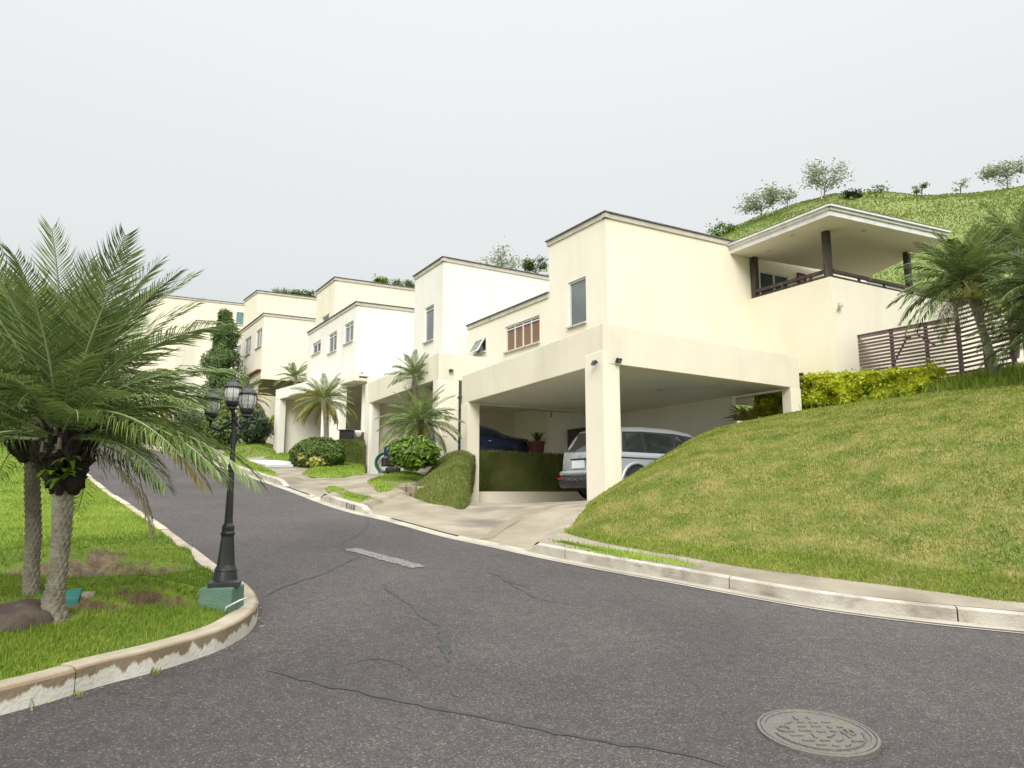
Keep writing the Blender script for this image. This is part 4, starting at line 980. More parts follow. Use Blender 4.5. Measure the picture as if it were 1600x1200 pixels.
wall('wall', V2(A4) + l4 * 1.2, V2(A4) + l4 * 5, 4, zw4 - .2, M['cornice'], H4)
wall('wall', V2(A4) - n4 * 5, V2(A4) - n4 * 5 + (V2(L4) - V2(A4)) * 1.2 , 4, zw4, M['cornice'], H4)
wall('wall', V2(A4) - n4 * 5.2, V2(A4) - n4 * 12, 3.5, zw4 - .01, M['cornice'], H4, thick=.18)
A4t = at(402.7, 458, 44); z4t = A4t.z + .16; L4t = atz(382, 473, A4t.z)
block(H4, A4t, L4t, V2(A4t) + s4 * 12, z4 - 1.5, z4t, M['cream2'], 9)

H5 = thing('house', 'long cream house with a teal window behind the conifer, farthest up the street', 'house', (*V2(at(308, 506, 50))[:2], 5), 'terraced houses stepping up the street')
A5 = at(308, 505, 50); z5 = A5.z + .2; L5 = atz(274, 536, A5.z); S5 = atz(351, 508, A5.z); s5 = Vector((.94, .34, 0))
h5 = hole_px(A5, L5, [(299, 523), (306, 517), (306, 527), (299, 532)])
block(H5, A5, L5, V2(A5) + s5 * 9, 3.5, z5, M['cream'], 9, holes=[h5]); window(H5, A5, L5, h5, 1, bar=.07, sill=False)
A5t = at(255, 463, 56); z5t = A5t.z + .1; L5t = atz(200, 492, A5t.z); R5t = atz(383, 477, A5t.z); s5t = (V2(R5t) - V2(A5t)).normalized(); e5 = V2(A5t) + s5t * 10
h5t = hole_px(A5t, e5, [(366, 487), (381.5, 487), (381.5, 505), (366, 505)])
block(H5, A5t, L5t, e5, 4, z5t, M['cream2'], 9, side_holes=[h5t] if h5t[1] < 10 else ())
window(H5, V2(A5t) , e5, h5t, 1, pane=M['teal'], bar=.05)
H6 = thing('house', 'pale house half hidden behind the near palm crowns at the far left', 'house', (*V2(at(150, 520, 62))[:2], 5.5), 'terraced houses stepping up the street')
A6 = at(165, 500, 62); L6 = atz(70, 545, A6.z); h6 = [hole_px(A6, L6, q) for q in ([(100, 560), (112, 554), (112, 572), (100, 578)], [(130, 546), (142, 540), (142, 560), (130, 566)])]
block(H6, A6, L6, V2(A6) + Vector((.94, .34, 0)) * 11, 4, A6.z + .2, M['cream'], 9, holes=h6)
for h in h6: window(H6, A6, L6, h, 2, bar=.07)

# ================================================================== OBJECTS
# ---------- street lamp on its green plinth
lb = pl(347, 950, .15); LD = lb.y
pz = at(347, 916, LD).z; bz = lb.z - .25
ax = at(348, 916, LD)
lamp = thing('street_lamp', 'black cast metal street lamp with three glass lanterns on a green plinth', 'street lamp', (ax.x, ax.y, pz))
k = at(344, 930, LD)
px_ = LD / F
mb = MB(); wp = 26 * px_
mb.add([(k.x - wp * 1.06, k.y - .13, bz), (k.x + wp * 1.0, k.y - .13, bz), (k.x + wp * 1.02, k.y + .17, bz), (k.x - wp * 1.04, k.y + .17, bz),
        (k.x - wp * .93, k.y - .10, pz), (k.x + wp * .97, k.y - .10, pz), (k.x + wp * .97, k.y + .155, pz), (k.x - wp * .93, k.y + .155, pz)],
       [(3, 2, 1, 0), (4, 5, 6, 7), (0, 1, 5, 4), (1, 2, 6, 5), (2, 3, 7, 6), (3, 0, 4, 7)])
mb.build('plinth', M['greenbox'], lamp, bevel=.012)
mb = MB(); a0, a1 = at(352, 951, LD - .15), at(375, 938, LD - .15); mb.tube([a0 + Vector((0, 0, -.02)), a0 + Vector((.005, 0, .01)), a1, a1 + Vector((.03, .06, .01))], .007, 6); mb.build('conduit', M['framew'], lamp, True)
def zpx(py): return at(360, py, LD).z - pz
def lx(py): return (at(360, 916, LD).x - at(360, py, LD).x) 
lean = (366 - 357) * px_ / (zpx(640))      # the post leans slightly
def LP(h): return Vector((ax.x + lean * h * .0, ax.y + .04, pz + h))
rp = lambda p: p * px_ / 2
prof = [(rp(44), 0), (rp(44), .035), (rp(36), .045), (rp(33), .10), (rp(32), .112), (rp(34), .118), (rp(31), .135), (rp(27), .16), (rp(19), zpx(838)), (rp(22), zpx(834)), (rp(18), zpx(830)), (rp(19), zpx(824)), (rp(18), zpx(822)), (rp(12.5), zpx(818)), (rp(8.5), zpx(738)), (rp(11), zpx(735)), (rp(11), zpx(726)), (rp(8), zpx(722)), (rp(7), zpx(660)), (rp(10), zpx(656)), (rp(10), zpx(650)), (rp(6), zpx(646))]
mb = MB(); n = 20; vs = []
for i, (r, z) in enumerate(prof):
    c = LP(z)
    for q in range(n):
        t = 2 * math.pi * q / n; rr = r * (.93 if (q % 2 and 6 < i < 9) else 1); vs.append((c.x + rr * math.cos(t), c.y + rr * math.sin(t), c.z))
Lp = len(prof); mb.add(vs, [(i * n + q, i * n + (q + 1) % n, (i + 1) * n + (q + 1) % n, (i + 1) * n + q) for i in range(Lp - 1) for q in range(n)] + [tuple(range((Lp - 1) * n, Lp * n))])
c = LP(0); mb.box((c.x, c.y, .018 + pz), (rp(45) * 2, rp(45) * 2, .034), .3)
mb.build('post', M['black'], lamp, bevel=.002)
def lantern(px, ytop, s, dd):
    base = at(px, ytop, LD + dd); ht = 60 * px_ * s; c = Vector((base.x, base.y, base.z - ht))
    lan = MB()
    u = ht / 60
    lan.lathe(c, [(5 * u, 0), (9 * u, 2 * u), (7 * u, 5 * u), (10 * u, 8 * u), (11 * u, 13 * u), (10.5 * u, 14 * u)], 12)
    o = lan.build('lantern', M['black'], lamp)
    mb = MB(); mb.lathe(c, [(8.5 * u, 14.2 * u), (12 * u, 20 * u), (13 * u, 27 * u), (12.4 * u, 33 * u), (11.5 * u, 35.5 * u)], 8); mb.build('glass', M['dist'], o, False)
    mb = MB()
    for q in range(8):
        t = 2 * math.pi * (q + .5) / 8; mb.tube([(c.x + r * u * math.cos(t), c.y + r * u * math.sin(t), c.z + z * u) for r, z in ((8.8, 14), (12.4, 20), (13.4, 27), (12.8, 33), (11.8, 36))], .55 * u, 4)
    mb.build('glazing_bars', M['black'], o)
    mb = MB(); mb.lathe(c, [(12.5 * u, 35.6 * u), (14.5 * u, 36.5 * u), (14 * u, 38 * u), (10 * u, 42.5 * u), (5.5 * u, 45.5 * u), (3 * u, 50 * u), (2.6 * u, 52 * u), (1.4 * u, 54 * u), (1.2 * u, 57 * u), (.3 * u, 60.5 * u)], 12); mb.build('cap', M['black'], o)
    return c
c1 = lantern(366, 583, .98, 0); c2 = lantern(389, 593, .98, -.14); c3 = lantern(333, 602, .98, .16)
mb = MB(); top = LP(zpx(652))
mb.tube([top, c1 + Vector((0, 0, .01))], .018, 8)
for c in (c2, c3):
    mid_ = top.lerp(c, .55) + Vector((0, 0, -.09)); mb.tube([top + Vector((0, 0, -.02)), mid_, c + Vector((0, 0, -.05)), c + Vector((0, 0, .01))], .013, 8)
mb.build('arms', M['black'], lamp, True)

# ---------- manhole
mc = pl(1277, 1149); mR = .325 * mc.y / 3.95 * 1.0
e_ = at(1366, 1149, mc.y); mR = (e_.x - mc.x)
slope = Vector((-GX, -GY, 1)).normalized()
mh = thing('manhole_cover', 'round cast iron manhole cover with raised markings in the asphalt', 'manhole cover', (mc.x, mc.y, mc.z))
_gz = gz
def gz(x, y): return mc.z + .012 + GY * (y - mc.y) - .008 * (x - mc.x)
def rd(r, t, dz): x, y = mc.x + r * math.cos(t), mc.y + r * math.sin(t); return (x, y, gz(x, y) + dz)
def ring(name, prof, n=56):
    V = [rd(r, 2 * math.pi * q / n, z) for r, z in prof for q in range(n)]
    Fs = [(i * n + q, i * n + (q + 1) % n, (i + 1) * n + (q + 1) % n, (i + 1) * n + q) for i in range(len(prof) - 1) for q in range(n)]
    return mesh_obj(name, V, Fs, M['metalgrey'], mh)
ring('frame_ring', [(mR, -.02), (mR, .012), (mR * .95, .014), (mR * .945, .006), (mR * .93, .006), (mR * .925, .014), (mR * .865, .014), (mR * .86, .0075)])
V = [rd(0, 0, .0075)] + [rd(mR * .862, 2 * math.pi * q / 56, .0075) for q in range(56)]
mesh_obj('plate', V, [(0, 1 + q, 1 + (q + 1) % 56) for q in range(56)], M['metalgrey'], mh)
mb = MB()
def bar(x, y, lx_, ly_, ang, h=.008):
    ca, sa = math.cos(ang), math.sin(ang); B = []; T = []
    for a, b in ((-1, -1), (1, -1), (1, 1), (-1, 1)):
        X = mc.x + x + a * lx_ / 2 * ca - b * ly_ / 2 * sa; Y = mc.y + y + a * lx_ / 2 * sa + b * ly_ / 2 * ca
        B.append((X, Y, gz(X, Y) + .007)); T.append((X, Y, gz(X, Y) + .0075 + h))
    mb.hexa(B, T)
rr = random.Random(3)
for q in range(34):      # arc of raised characters round the near edge
    t = math.pi * (1.05 + .9 * q / 33); bar(mR * .76 * math.cos(t), mR * .76 * math.sin(t), mR * .022, mR * .10, t + math.pi / 2 + rr.uniform(-.3, .3) + math.pi / 2)
for row in range(7):
    y = (row - 3) * mR * .19
    wd_ = math.sqrt(max(0, .66 ** 2 - (y / mR) ** 2)) * mR; x = -wd_ + .03
    while x < wd_ - .03:
        l_ = rr.uniform(.03, .07) * mR / .32; bar(x + l_ / 2 + (row % 2) * .012, y + rr.uniform(-.006, .006), l_, mR * .045, rr.choice([0, 0, 0, .0, 1.57, .7])); x += l_ + mR * .10
mb.build('raised_marks', M['metalgrey'], mh)['kind'] = 'stuff'
for sx in (-.55, .52):
    mb = MB(); V = []
    for q in range(14):
        t = 2 * math.pi * q / 14
        for r, z in ((.10, .0078), (.10, .017), (.075, .017), (.075, .0078)): X, Y = mc.x + mR * (sx + r * 1.25 * math.cos(t)), mc.y + mR * (.05 * (-1 if sx > 0 else 1.5) + r * math.sin(t) * 1.3); V.append((X, Y, gz(X, Y) + z))
    mesh_obj('lifting_ring', V, [(q * 4 + k, ((q + 1) % 14) * 4 + k, ((q + 1) % 14) * 4 + (k + 1) % 4, q * 4 + (k + 1) % 4) for q in range(14) for k in range(4)], M['metalgrey'], mh)

gz = _gz
# ---------- left lawn things
bvl = BVHTree.FromPolygons([tuple(p) for p in lawn_tris.reshape(-1, 3)], [(3 * i, 3 * i + 1, 3 * i + 2) for i in range(len(lawn_tris))])
def lhit(px, py, dz=0):
    a, b = ray(px, py); r = bvl.ray_cast(Vector((0, 0, CAMZ)), Vector((a, 1, b)).normalized())
    return (r[0] if r[0] else pl(px, py, .15)) + Vector((0, 0, dz))
def rock(name, c, rad, label, m, seed=1, catn='rock', group=None):
    n1, n2 = 30, 18; P = []
    for i in range(n2 + 1):
        th = math.pi * i / n2; row = []
        for j in range(n1 + 1):
            ph = 2 * math.pi * j / n1; d = Vector((math.sin(th) * math.cos(ph), math.sin(th) * math.sin(ph), math.cos(th)))
            k = 1 + .16 * mnoise.fractal(d * 1.3 + Vector((seed, 0, 0)), 1, 2, 4); d2 = Vector((math.copysign(abs(d.x) ** .8, d.x), math.copysign(abs(d.y) ** .8, d.y), math.copysign(abs(d.z) ** .8, d.z)))
            row.append((c[0] + d2.x * rad[0] * k, c[1] + d2.y * rad[1] * k, c[2] + d2.z * rad[2] * k))
        P.append(row)
    o = grid_mesh(name, P, m); return tag(o, label, catn, group)
c = lhit(22, 990); d_ = c.y
rock('rock', (at(22, 965, d_ + .25).x, d_ + .25, at(22, 985, d_ + .25).z), (60 * d_ / F, .3, 42 * d_ / F), 'large dark brown rock half sunk in the lawn beside the front palm', M['rock'], 4)
# green buried box lid
c = lhit(105, 937); 
mb = MB(); P4 = [lhit(66, 931, .03), lhit(128, 928, .05), lhit(122, 945, .05), lhit(62, 945, .03)]
mb.hexa([p - Vector((0, 0, .12)) for p in P4][::-1], [p for p in P4][::-1]); o = mb.build('valve_box_lid', M['tealbox'], bevel=.006); tag(o, 'teal green lid of a buried box behind the front palm', 'lid')
mb = MB(); P4 = [lhit(122, 928, .02), lhit(150, 927, .02), lhit(148, 932, .02), lhit(124, 934, .02)]
mb.hexa([p - Vector((0, 0, .08)) for p in P4][::-1], P4[::-1]); tag(mb.build('concrete_edging', M['gutter'], bevel=.004), 'broken strip of pale concrete beside the teal box lid', 'concrete strip')
# ---------- kerb number painted on the kerb face
def kerb_text(txt, px, py, sz, mm):
    cu = bpy.data.curves.new('kerb_number', 'FONT'); cu.body = txt; cu.size = sz; cu.extrude = .001; cu.align_x = 'CENTER'; cu.space_character = 1.25
    ob = bpy.data.objects.new('kerb_number', cu); dg = bpy.context.evaluated_depsgraph_get(); COL.objects.link(ob); dg.update()
    me = bpy.data.meshes.new_from_object(ob.evaluated_get(dg)); COL.objects.unlink(ob); bpy.data.objects.remove(ob)
    p = pl(px, py, .03); j = min(range(len(GIr)), key=lambda i: (GIr[i] - p).length); a, b = GIr[j - 1], GIr[j + 1]
    d = Vector((a.x - b.x, a.y - b.y, 0)).normalized()      # reading direction left->right as seen from the road
    n = nrm(a, b); up = Vector((0, 0, 1)); d.z = 0
    dd = (a - b).normalized()
    Mx = Matrix((dd, up, n)).transposed().to_4x4()
    V = []
    for v in me.vertices:
        q = GIr[j] + dd * v.co.x * 1.25 + up * (v.co.y + .012) + n * (.003 + v.co.z); V.append(q)
    me2 = [tuple(f.vertices) for f in me.polygons]
    o = mesh_obj('kerb_number', V, me2, mm, rk); o['label'] = 'four black numerals painted on the kerb face'
kerb_text('8368', 554, 794, .155, M['blackp'])

# ---------- loft helper for cars
def car_surface(st, secn):
    pass
def loft_car(root, origin, fwd, L, stations, body, glass, name_body='body'):
    """stations: x, half width, bottom, belt z, top z, top half width; local x forwards from the tail"""
    side = Vector((-fwd.y, fwd.x, 0))      # left of forward
    S = sorted(stations); xs_ = [s[0] for s in S]
    def par(x):
        x = max(xs_[0], min(xs_[-1], x)); i = max(0, min(len(S) - 2, next((k for k in range(len(S) - 1) if S[k + 1][0] >= x), len(S) - 2)))
        t = (x - xs_[i]) / max(1e-6, xs_[i + 1] - xs_[i]); return [a + (b - a) * t for a, b in zip(S[i][1:], S[i + 1][1:])]
    prof = []
    def sec(x, v):    # v 0..1 : bottom centre -> sill -> side -> belt(.5) -> roof side (.8) -> roof centre 1
        w, zb, zbelt, zt, wt = par(x)
        K = [(0, 0, zb), (.10, w * .86, zb), (.16, w * .97, zb + .06), (.26, w, zb + (zbelt - zb) * .35), (.38, w * .995, zb + (zbelt - zb) * .72), (.47, w * .965, zbelt - .03), (.5, w * .935, zbelt),
             (.78, wt + (w - wt) * .08, zt - (zt - zbelt) * .16), (.86, wt * .90, zt - (zt - zbelt) * .04), (1, 0, zt)]
        for i in range(len(K) - 1):
            if v <= K[i + 1][0]:
                t = (v - K[i][0]) / (K[i + 1][0] - K[i][0]); y = K[i][1] + (K[i + 1][1] - K[i][1]) * t; z = K[i][2] + (K[i + 1][2] - K[i][2]) * t
                return y, z
        return 0, zt
    def W(x, v, sgn=1, off=0.0):
        y, z = sec(x, v)
        if off:
            y1, z1 = sec(x, min(1, v + .01)); y0, z0 = sec(x, max(0, v - .01)); tx = Vector((0, y1 - y0, z1 - z0))
            ya, za = sec(min(L, x + .03), v); yb, zb_ = sec(max(0, x - .03), v); tl_ = Vector((min(L, x + .03) - max(0, x - .03), ya - yb, za - zb_))
            n = tl_.cross(tx);
            if n.length > 1e-9: n.normalize()
            if n.y < 0 and v < .85: n = -n
            if v >= .85 and n.z < 0: n = -n
            x += n.x * off; y += n.y * off; z += n.z * off
        return origin + fwd * x + side * (y * sgn) + Vector((0, 0, z))
    def grid(sgn, x0, x1, v0, v1, nx, nv, off=0.0, xfun=None):
        rows = []
        for i in range(nx + 1):
            row = []
            for j in range(nv + 1):
                v = v0 + (v1 - v0) * j / nv; a, b = (x0, x1) if not xfun else xfun(j / nv)
                row.append(tuple(W(a + (b - a) * i / nx, v, sgn, off)))
            rows.append(row)
        return rows
    vv = [0, .05, .10, .13, .16, .21, .26, .32, .38, .43, .47, .5, .57, .64, .71, .78, .82, .86, .93, 1]
    xx = sorted(set(xs_ + [L * k / 40 for k in range(41)]))
    P = []
    for x in xx: P.append([tuple(W(x, v, 1)) for v in vv] + [tuple(W(x, v, -1)) for v in vv[-2::-1]])
    V = [p for r in P for p in r]; k = len(P[0]); n = len(P)
    Fs = [(i * k + j, i * k + (j + 1) % k, (i + 1) * k + (j + 1) % k, (i + 1) * k + j) for i in range(n - 1) for j in range(k - 1)] + [tuple(range(k - 1, -1, -1)), tuple((n - 1) * k + j for j in range(k))]
    b = mesh_obj(name_body, V, Fs, body, root, True)
    b.modifiers.new('s', 'EDGE_SPLIT').split_angle = R(38)
    return W, grid, b
def patch(name, rows, m, root, th=0):
    return grid_mesh(name, rows, m, root, True)
def wheel(root, c, ax_, r, wdt):
    # c centre, ax_ outward axis
    d = Vector((-ax_.y, ax_.x, 0)); up = Vector((0, 0, 1)); n = 28
    def ringp(r_, o): return [c + ax_ * o + (d * math.cos(2 * math.pi * k / n) + up * math.sin(2 * math.pi * k / n)) * r_ for k in range(n)]
    def lathe_(prof):
        V = []; [V.extend(ringp(a, b)) for a, b in prof]
        return V, [(i * n + k, i * n + (k + 1) % n, (i + 1) * n + (k + 1) % n, (i + 1) * n + k) for i in range(len(prof) - 1) for k in range(n)]
    V, Fs = lathe_([(r * .62, 0), (r * .66, .01), (r * .93, .012), (r, -.02), (r, -wdt), (r * .6, -wdt - .01)]); t = mesh_obj('wheel', V, Fs + [tuple(range(len(V) - n, len(V)))], M['rubber'], root)
    V, Fs = lathe_([(r * .63, .0), (r * .58, .004), (r * .54, -.05), (0.02, -.055)]); mesh_obj('rim', V, Fs, M['blackp'], t)
    mb = MB()
    for q in range(6):
        a = 2 * math.pi * q / 6; u = d * math.cos(a) + up * math.sin(a); v = d * -math.sin(a) + up * math.cos(a)
        mb.hexa([c + u * .03 - v * .035 - ax_ * .03, c + u * r * .58 - v * .05 - ax_ * .01, c + u * r * .58 + v * .05 - ax_ * .01, c + u * .03 + v * .035 - ax_ * .03],
                [c + u * .03 - v * .03 + ax_ * .002, c + u * r * .58 - v * .04 + ax_ * .008, c + u * r * .58 + v * .04 + ax_ * .008, c + u * .03 + v * .03 + ax_ * .002])
    V, Fs = lathe_([(r * .62, .006), (r * .62, .012), (r * .55, .012), (r * .55, .0)])
    mb.add(V, Fs); mb.build('spokes', M['chrome'], t)
# ---------- silver car in the first carport
fz = FLA + .02
fwd = Vector((.866, .5, 0)); side_ = Vector((-.5, .866, 0))
Rn = at(946, 700, 15.75); Lc = 1.82
oc = V2(Rn) + side_ * (Lc / 2); oc.z = fz - .02
suv = thing('parked_car', 'silver sport utility car parked nose in behind the corner column of the near carport', 'car', tuple(oc))
st_ = [(0, .70, .40, .95, 1.02, .55), (.03, .80, .36, 1.0, 1.10, .62), (.10, .87, .34, 1.02, 1.24, .66), (.25, .90, .32, 1.03, 1.47, .66), (.40, .905, .30, 1.03, 1.62, .66), (.55, .91, .28, 1.03, 1.655, .67), (1.2, .91, .26, 1.02, 1.69, .68), (2.2, .91, .25, 1.01, 1.67, .68),
       (2.8, .91, .25, 1.0, 1.60, .66), (3.2, .91, .25, .99, 1.40, .64), (3.55, .905, .25, .98, 1.10, .66), (4.1, .88, .26, .92, .98, .66), (4.4, .80, .3, .82, .86, .6), (4.52, .66, .35, .7, .74, .5)]
W_, G_, bd = loft_car(suv, oc, fwd, 4.52, st_, M['silver'], M['carglass'])
for sg in (1, -1):
    patch('window_surround', G_(sg, 0, 0, .515, .765, 24, 6, .003, lambda t: (.52 + t * .12, 3.42 - t * .55)), M['blackp'], suv)
    patch('rear_quarter_window', G_(sg, 0, 0, .53, .74, 8, 6, .006, lambda t: (.62 + t * .12, 1.18 - t * .02)), M['carglass'], suv)
    patch('rear_side_window', G_(sg, 0, 0, .53, .74, 8, 6, .006, lambda t: (1.26 - t * .01, 2.10 - t * .03)), M['carglass'], suv)
    patch('front_side_window', G_(sg, 0, 0, .53, .74, 8, 6, .006, lambda t: (2.20, 3.25 - t * .55)), M['carglass'], suv)
    patch('side_trim', G_(sg, .45, 3.6, .425, .44, 30, 1, .006), M['blackp'], suv)
    patch('sill_trim', G_(sg, 1.25, 3.25, .10, .20, 20, 4, .008), M['blackp'], suv)
    for xh in (1.95, 3.0):
        a = W_(xh, .455, sg, .03); b = W_(xh - .16, .455, sg, .03); mb = MB(); mb.tube([a - (a - oc) * 0, a.lerp(b, .5) + side_ * sg * .02, b], .014, 6); mb.build('door_handle', M['chrome'], suv, True)
    for xw in (.88, 3.52):
        c = oc + fwd * xw + side_ * (sg * .885); c.z = fz + .34
        n = 24; V = []; up = Vector((0, 0, 1))
        cc = oc + fwd * xw + side_ * (sg * .918); cc.z = fz + .36
        V = [cc] + [cc + (fwd * math.cos(2 * math.pi * q / n) + up * math.sin(2 * math.pi * q / n)) * .405 for q in range(n)]
        mesh_obj('wheel_arch', V, [(0, 1 + q, 1 + (q + 1) % n) for q in range(n)], M['rubber'], suv)
        V = []
        for q in range(15):
            t = math.pi * (-.08 + 1.16 * q / 14); u = fwd * math.cos(t) + up * math.sin(t)
            for r_, o_2 in ((.40, .0), (.40, .03), (.455, .03), (.475, -.01)): V.append(cc + u * r_ + side_ * sg * o_2)
        mesh_obj('arch_trim', V, [(q * 4 + k, q * 4 + k + 1, q * 4 + k + 5, q * 4 + k + 4) for q in range(14) for k in range(3)], M['silver'], suv, True)
        wheel(suv, c + side_ * sg * .045, side_ * sg, .335, .22)
# tail: glass, plate, lamps, bumper
def tail(name, y0, y1, z0, z1, x, m, th=.02, parent=None, lean=0.0, bev=0):
    B = []; T = []
    for yy, zz in ((y0, z0), (y1, z0), (y1, z1), (y0, z1)):
        xx_ = x + (zz - z0) * lean; B.append(oc + fwd * (xx_ + .02) + side_ * yy + Vector((0, 0, zz))); T.append(oc + fwd * (xx_ - th) + side_ * yy + Vector((0, 0, zz)))
    return MB().hexa(B, T).build(name, m, parent or suv, bevel=bev)
rows = []
for i in range(11):
    v = (i / 10 - .5) * 2; row = []
    for j in range(9):
        t = j / 8; x = .075 + t * .31; ztop = 1.0
        y = v * (.70 - .1 * t); z = 1.08 + t * .47
        row.append(tuple(oc + fwd * (x - .115 + .07 * abs(v) ** 2.5) + side_ * y + Vector((0, 0, z))))
    rows.append(row)
patch('rear_window', rows, M['carglass'], suv)
# bulged tailgate panel
rows = []
for i in range(13):
    v = (i / 12 - .5) * 2; row = []
    for j in range(8):
        t = j / 7; z = .62 + t * .48; row.append(tuple(oc + fwd * (-.075 + .09 * abs(v) ** 3 + .05 * t * t) + side_ * (v * .80) + Vector((0, 0, z))))
    rows.append(row)
patch('tailgate', rows, M['silver'], suv)
tail('plate_garnish', -.28, .28, .895, .925, -.085, M['blackp'], .035)
tail('number_plate', -.24, .24, .70, .88, -.10, M['plate'], .012)
mb = MB(); e0 = oc + fwd * -.075 + Vector((0, 0, .98))
for s in (-1, 1): mb.tube([e0 + side_ * (.035 * s) + Vector((0, 0, -.04)), e0 + side_ * (.045 * s) + Vector((0, 0, .04))], .009, 6)
mb.tube([e0 - side_ * .035, e0 + side_ * .035], .008, 6); mb.build('badge', M['chrome'], suv)
# upper bumper lip and black lower bumper
def bump_(name, z0, z1, x0, m, hw, ext=.5):
    V = []; n = 17
    for i in range(n):
        v = (i / (n - 1) - .5) * 2; xx_ = x0 + .10 * abs(v) ** 4; yy = v * hw
        for z, dx in ((z0, .10), (z0 + .04, .02), ((z0 + z1) / 2, 0), (z1 - .03, .012), (z1, .06)): V.append(oc + fwd * (xx_ + dx) + side_ * yy + Vector((0, 0, z)))
    for s, idx in ((-1, 0), (1, 0)): pass
    Fs = [(i * 5 + k, (i + 1) * 5 + k, (i + 1) * 5 + k + 1, i * 5 + k + 1) for i in range(n - 1) for k in range(4)]
    # returns round the sides
    for s in (0, n - 1):
        b = s * 5; base = len(V); sg = -1 if s == 0 else 1
        for z, dx in ((z0, .10), (z0 + .04, .02), ((z0 + z1) / 2, 0), (z1 - .03, .012), (z1, .06)): V.append(oc + fwd * ext + side_ * (sg * (.925)) + Vector((0, 0, z)))
        Fs += [(b + k, base + k, base + k + 1, b + k + 1) for k in range(4)]
    return mesh_obj(name, V, Fs, m, suv, True)
bump_('rear_bumper', .52, .66, -.15, M['silver'], .86); bump_('lower_bumper', .25, .525, -.145, M['blackp'], .88)
for s in (-1, 1): tail('reflector', s * .76 - .06, s * .76 + .06, .455, .495, -.10, M['red'], .03)
for k in (-.45, -.2, .05, .3):
    mb = MB(); b0 = oc + fwd * -.155 + side_ * k + Vector((0, 0, .44)); mb.tube([b0 + side_ * -.07 + Vector((0, 0, -.03)), b0 + Vector((0, 0, .015)), b0 + side_ * .07 + Vector((0, 0, -.03))], .009, 6); mb.build('bumper_rib', M['metalgrey'], suv, True)
for s in (-1, 1):
    mb = MB(); mb.tube([oc + fwd * (.05 + .30 * t) + side_ * (s * (.80 - .05 * t)) + Vector((0, 0, .86 + .22 * t)) for t in (0, .25, .5, .75, 1)], [.02, .03, .02, .01, .005], 6); mb.build('tail_lamp', M['red'], suv, True)
mb = MB(); mb.tube([oc + fwd * .03 + side_ * .05 + Vector((0, 0, 1.12)), oc + fwd * .07 + side_ * -.30 + Vector((0, 0, 1.16))], .012, 5); mb.build('rear_wiper', M['blackp'], suv)
mb = MB(); mb.box((*(oc + fwd * 2.2)[:2], fz + .24), (3.6, 1.5, .14), math.atan2(fwd.y, fwd.x)); mb.build('underbody', M['rubber'], suv)
# ---------- blue car in the second carport
d2 = 24.2; tailp = at(833, 706, d2); f2 = Vector((-.866, -.5, 0)); s2_ = Vector((.5, -.866, 0))
oc2 = V2(tailp) + s2_ * -.9; oc2.z = FL2 + .15
sed = thing('parked_car', 'dark blue saloon car seen side on in the shade of the second carport', 'car', tuple(oc2))
st2 = [(0, .66, .45, .80, .92, .60), (.06, .78, .35, .84, .98, .66), (.25, .86, .30, .90, 1.01, .66), (.6, .90, .25, .93, 1.04, .62), (.95, .91, .22, .94, 1.13, .58), (1.4, .91, .2, .94, 1.32, .58), (1.9, .91, .2, .93, 1.42, .60), (2.6, .91, .2, .92, 1.43, .61), (3.1, .91, .2, .91, 1.33, .60), (3.6, .90, .2, .90, 1.02, .64), (4.3, .86, .24, .80, .86, .62), (4.75, .66, .32, .62, .66, .5)]
W2_, G2_, b2 = loft_car(sed, oc2, f2, 4.75, st2, M['navy'], M['carglass'])
for sg in (1, -1):
    patch('quarter_window', G2_(sg, 0, 0, .53, .72, 6, 5, .006, lambda t: (1.15 + t * .30, 1.55 + t * .02)), M['carglass'], sed)
    patch('rear_side_window', G2_(sg, 0, 0, .53, .74, 8, 5, .006, lambda t: (1.62, 2.30)), M['carglass'], sed)
    patch('front_side_window', G2_(sg, 0, 0, .53, .74, 8, 5, .006, lambda t: (2.38, 3.40 - t * .45)), M['carglass'], sed)
    mb = MB(); mb.tube([W2_(x, v, sg, .012) for x, v in ((1.05, .52), (1.5, .76), (2.0, .765), (2.8, .765), (3.2, .74))], .012, 5); mb.tube([W2_(x, .515, sg, .012) for x in (1.05, 2.0, 3.45)], .010, 5); mb.build('window_trim', M['chrome'], sed, True)
    for xh in (1.72, 2.62):
        a = W2_(xh, .44, sg, .02); b = W2_(xh - .18, .44, sg, .02); mb = MB(); mb.tube([a, b], .014, 6); mb.build('door_handle', M['chrome'], sed, True)
    for xw in (.95, 3.75):
        c = oc2 + f2 * xw + Vector((-f2.y, f2.x, 0)) * (sg * .93); c.z = FL2 + .15 + .33; wheel(sed, c, Vector((-f2.y, f2.x, 0)) * sg, .33, .2)
# ---------- pots, bin, hose reel, steps, slabs
def leafplant(root, c, n, ln, m, nm='leaf', spread=1.0, wd=.03, arch=1.0):
    for i in range(n):
        a = rnd.uniform(0, 6.28); el = rnd.uniform(.35, 1.35); L_ = ln * rnd.uniform(.7, 1.1); V = []; K = 5
        for k in range(K + 1):
            t = k / K; e2_ = el - arch * 1.3 * t * t; r = L_ * t * math.cos(el - arch * .5 * t) * spread; z = L_ * t * math.sin(el - arch * .6 * t); ww = wd * math.sin(math.pi * (.12 + .85 * t)) 
            for s in (-1, 1): V.append((c[0] + r * math.cos(a) - s * ww * math.sin(a), c[1] + r * math.sin(a) + s * ww * math.cos(a), c[2] + z))
        mesh_obj(nm, V, [(2 * k, 2 * k + 1, 2 * k + 3, 2 * k + 2) for k in range(K)], m, root, True, {'tint': [rnd.random()] * len(V)})
pc = at(839, 712, 24.0); pt_ = thing('potted_plant', 'spiky plant in a terracotta pot at the back of the blue car', 'potted plant', (pc.x, pc.y, pc.z))
hp = 22 * 24 / F
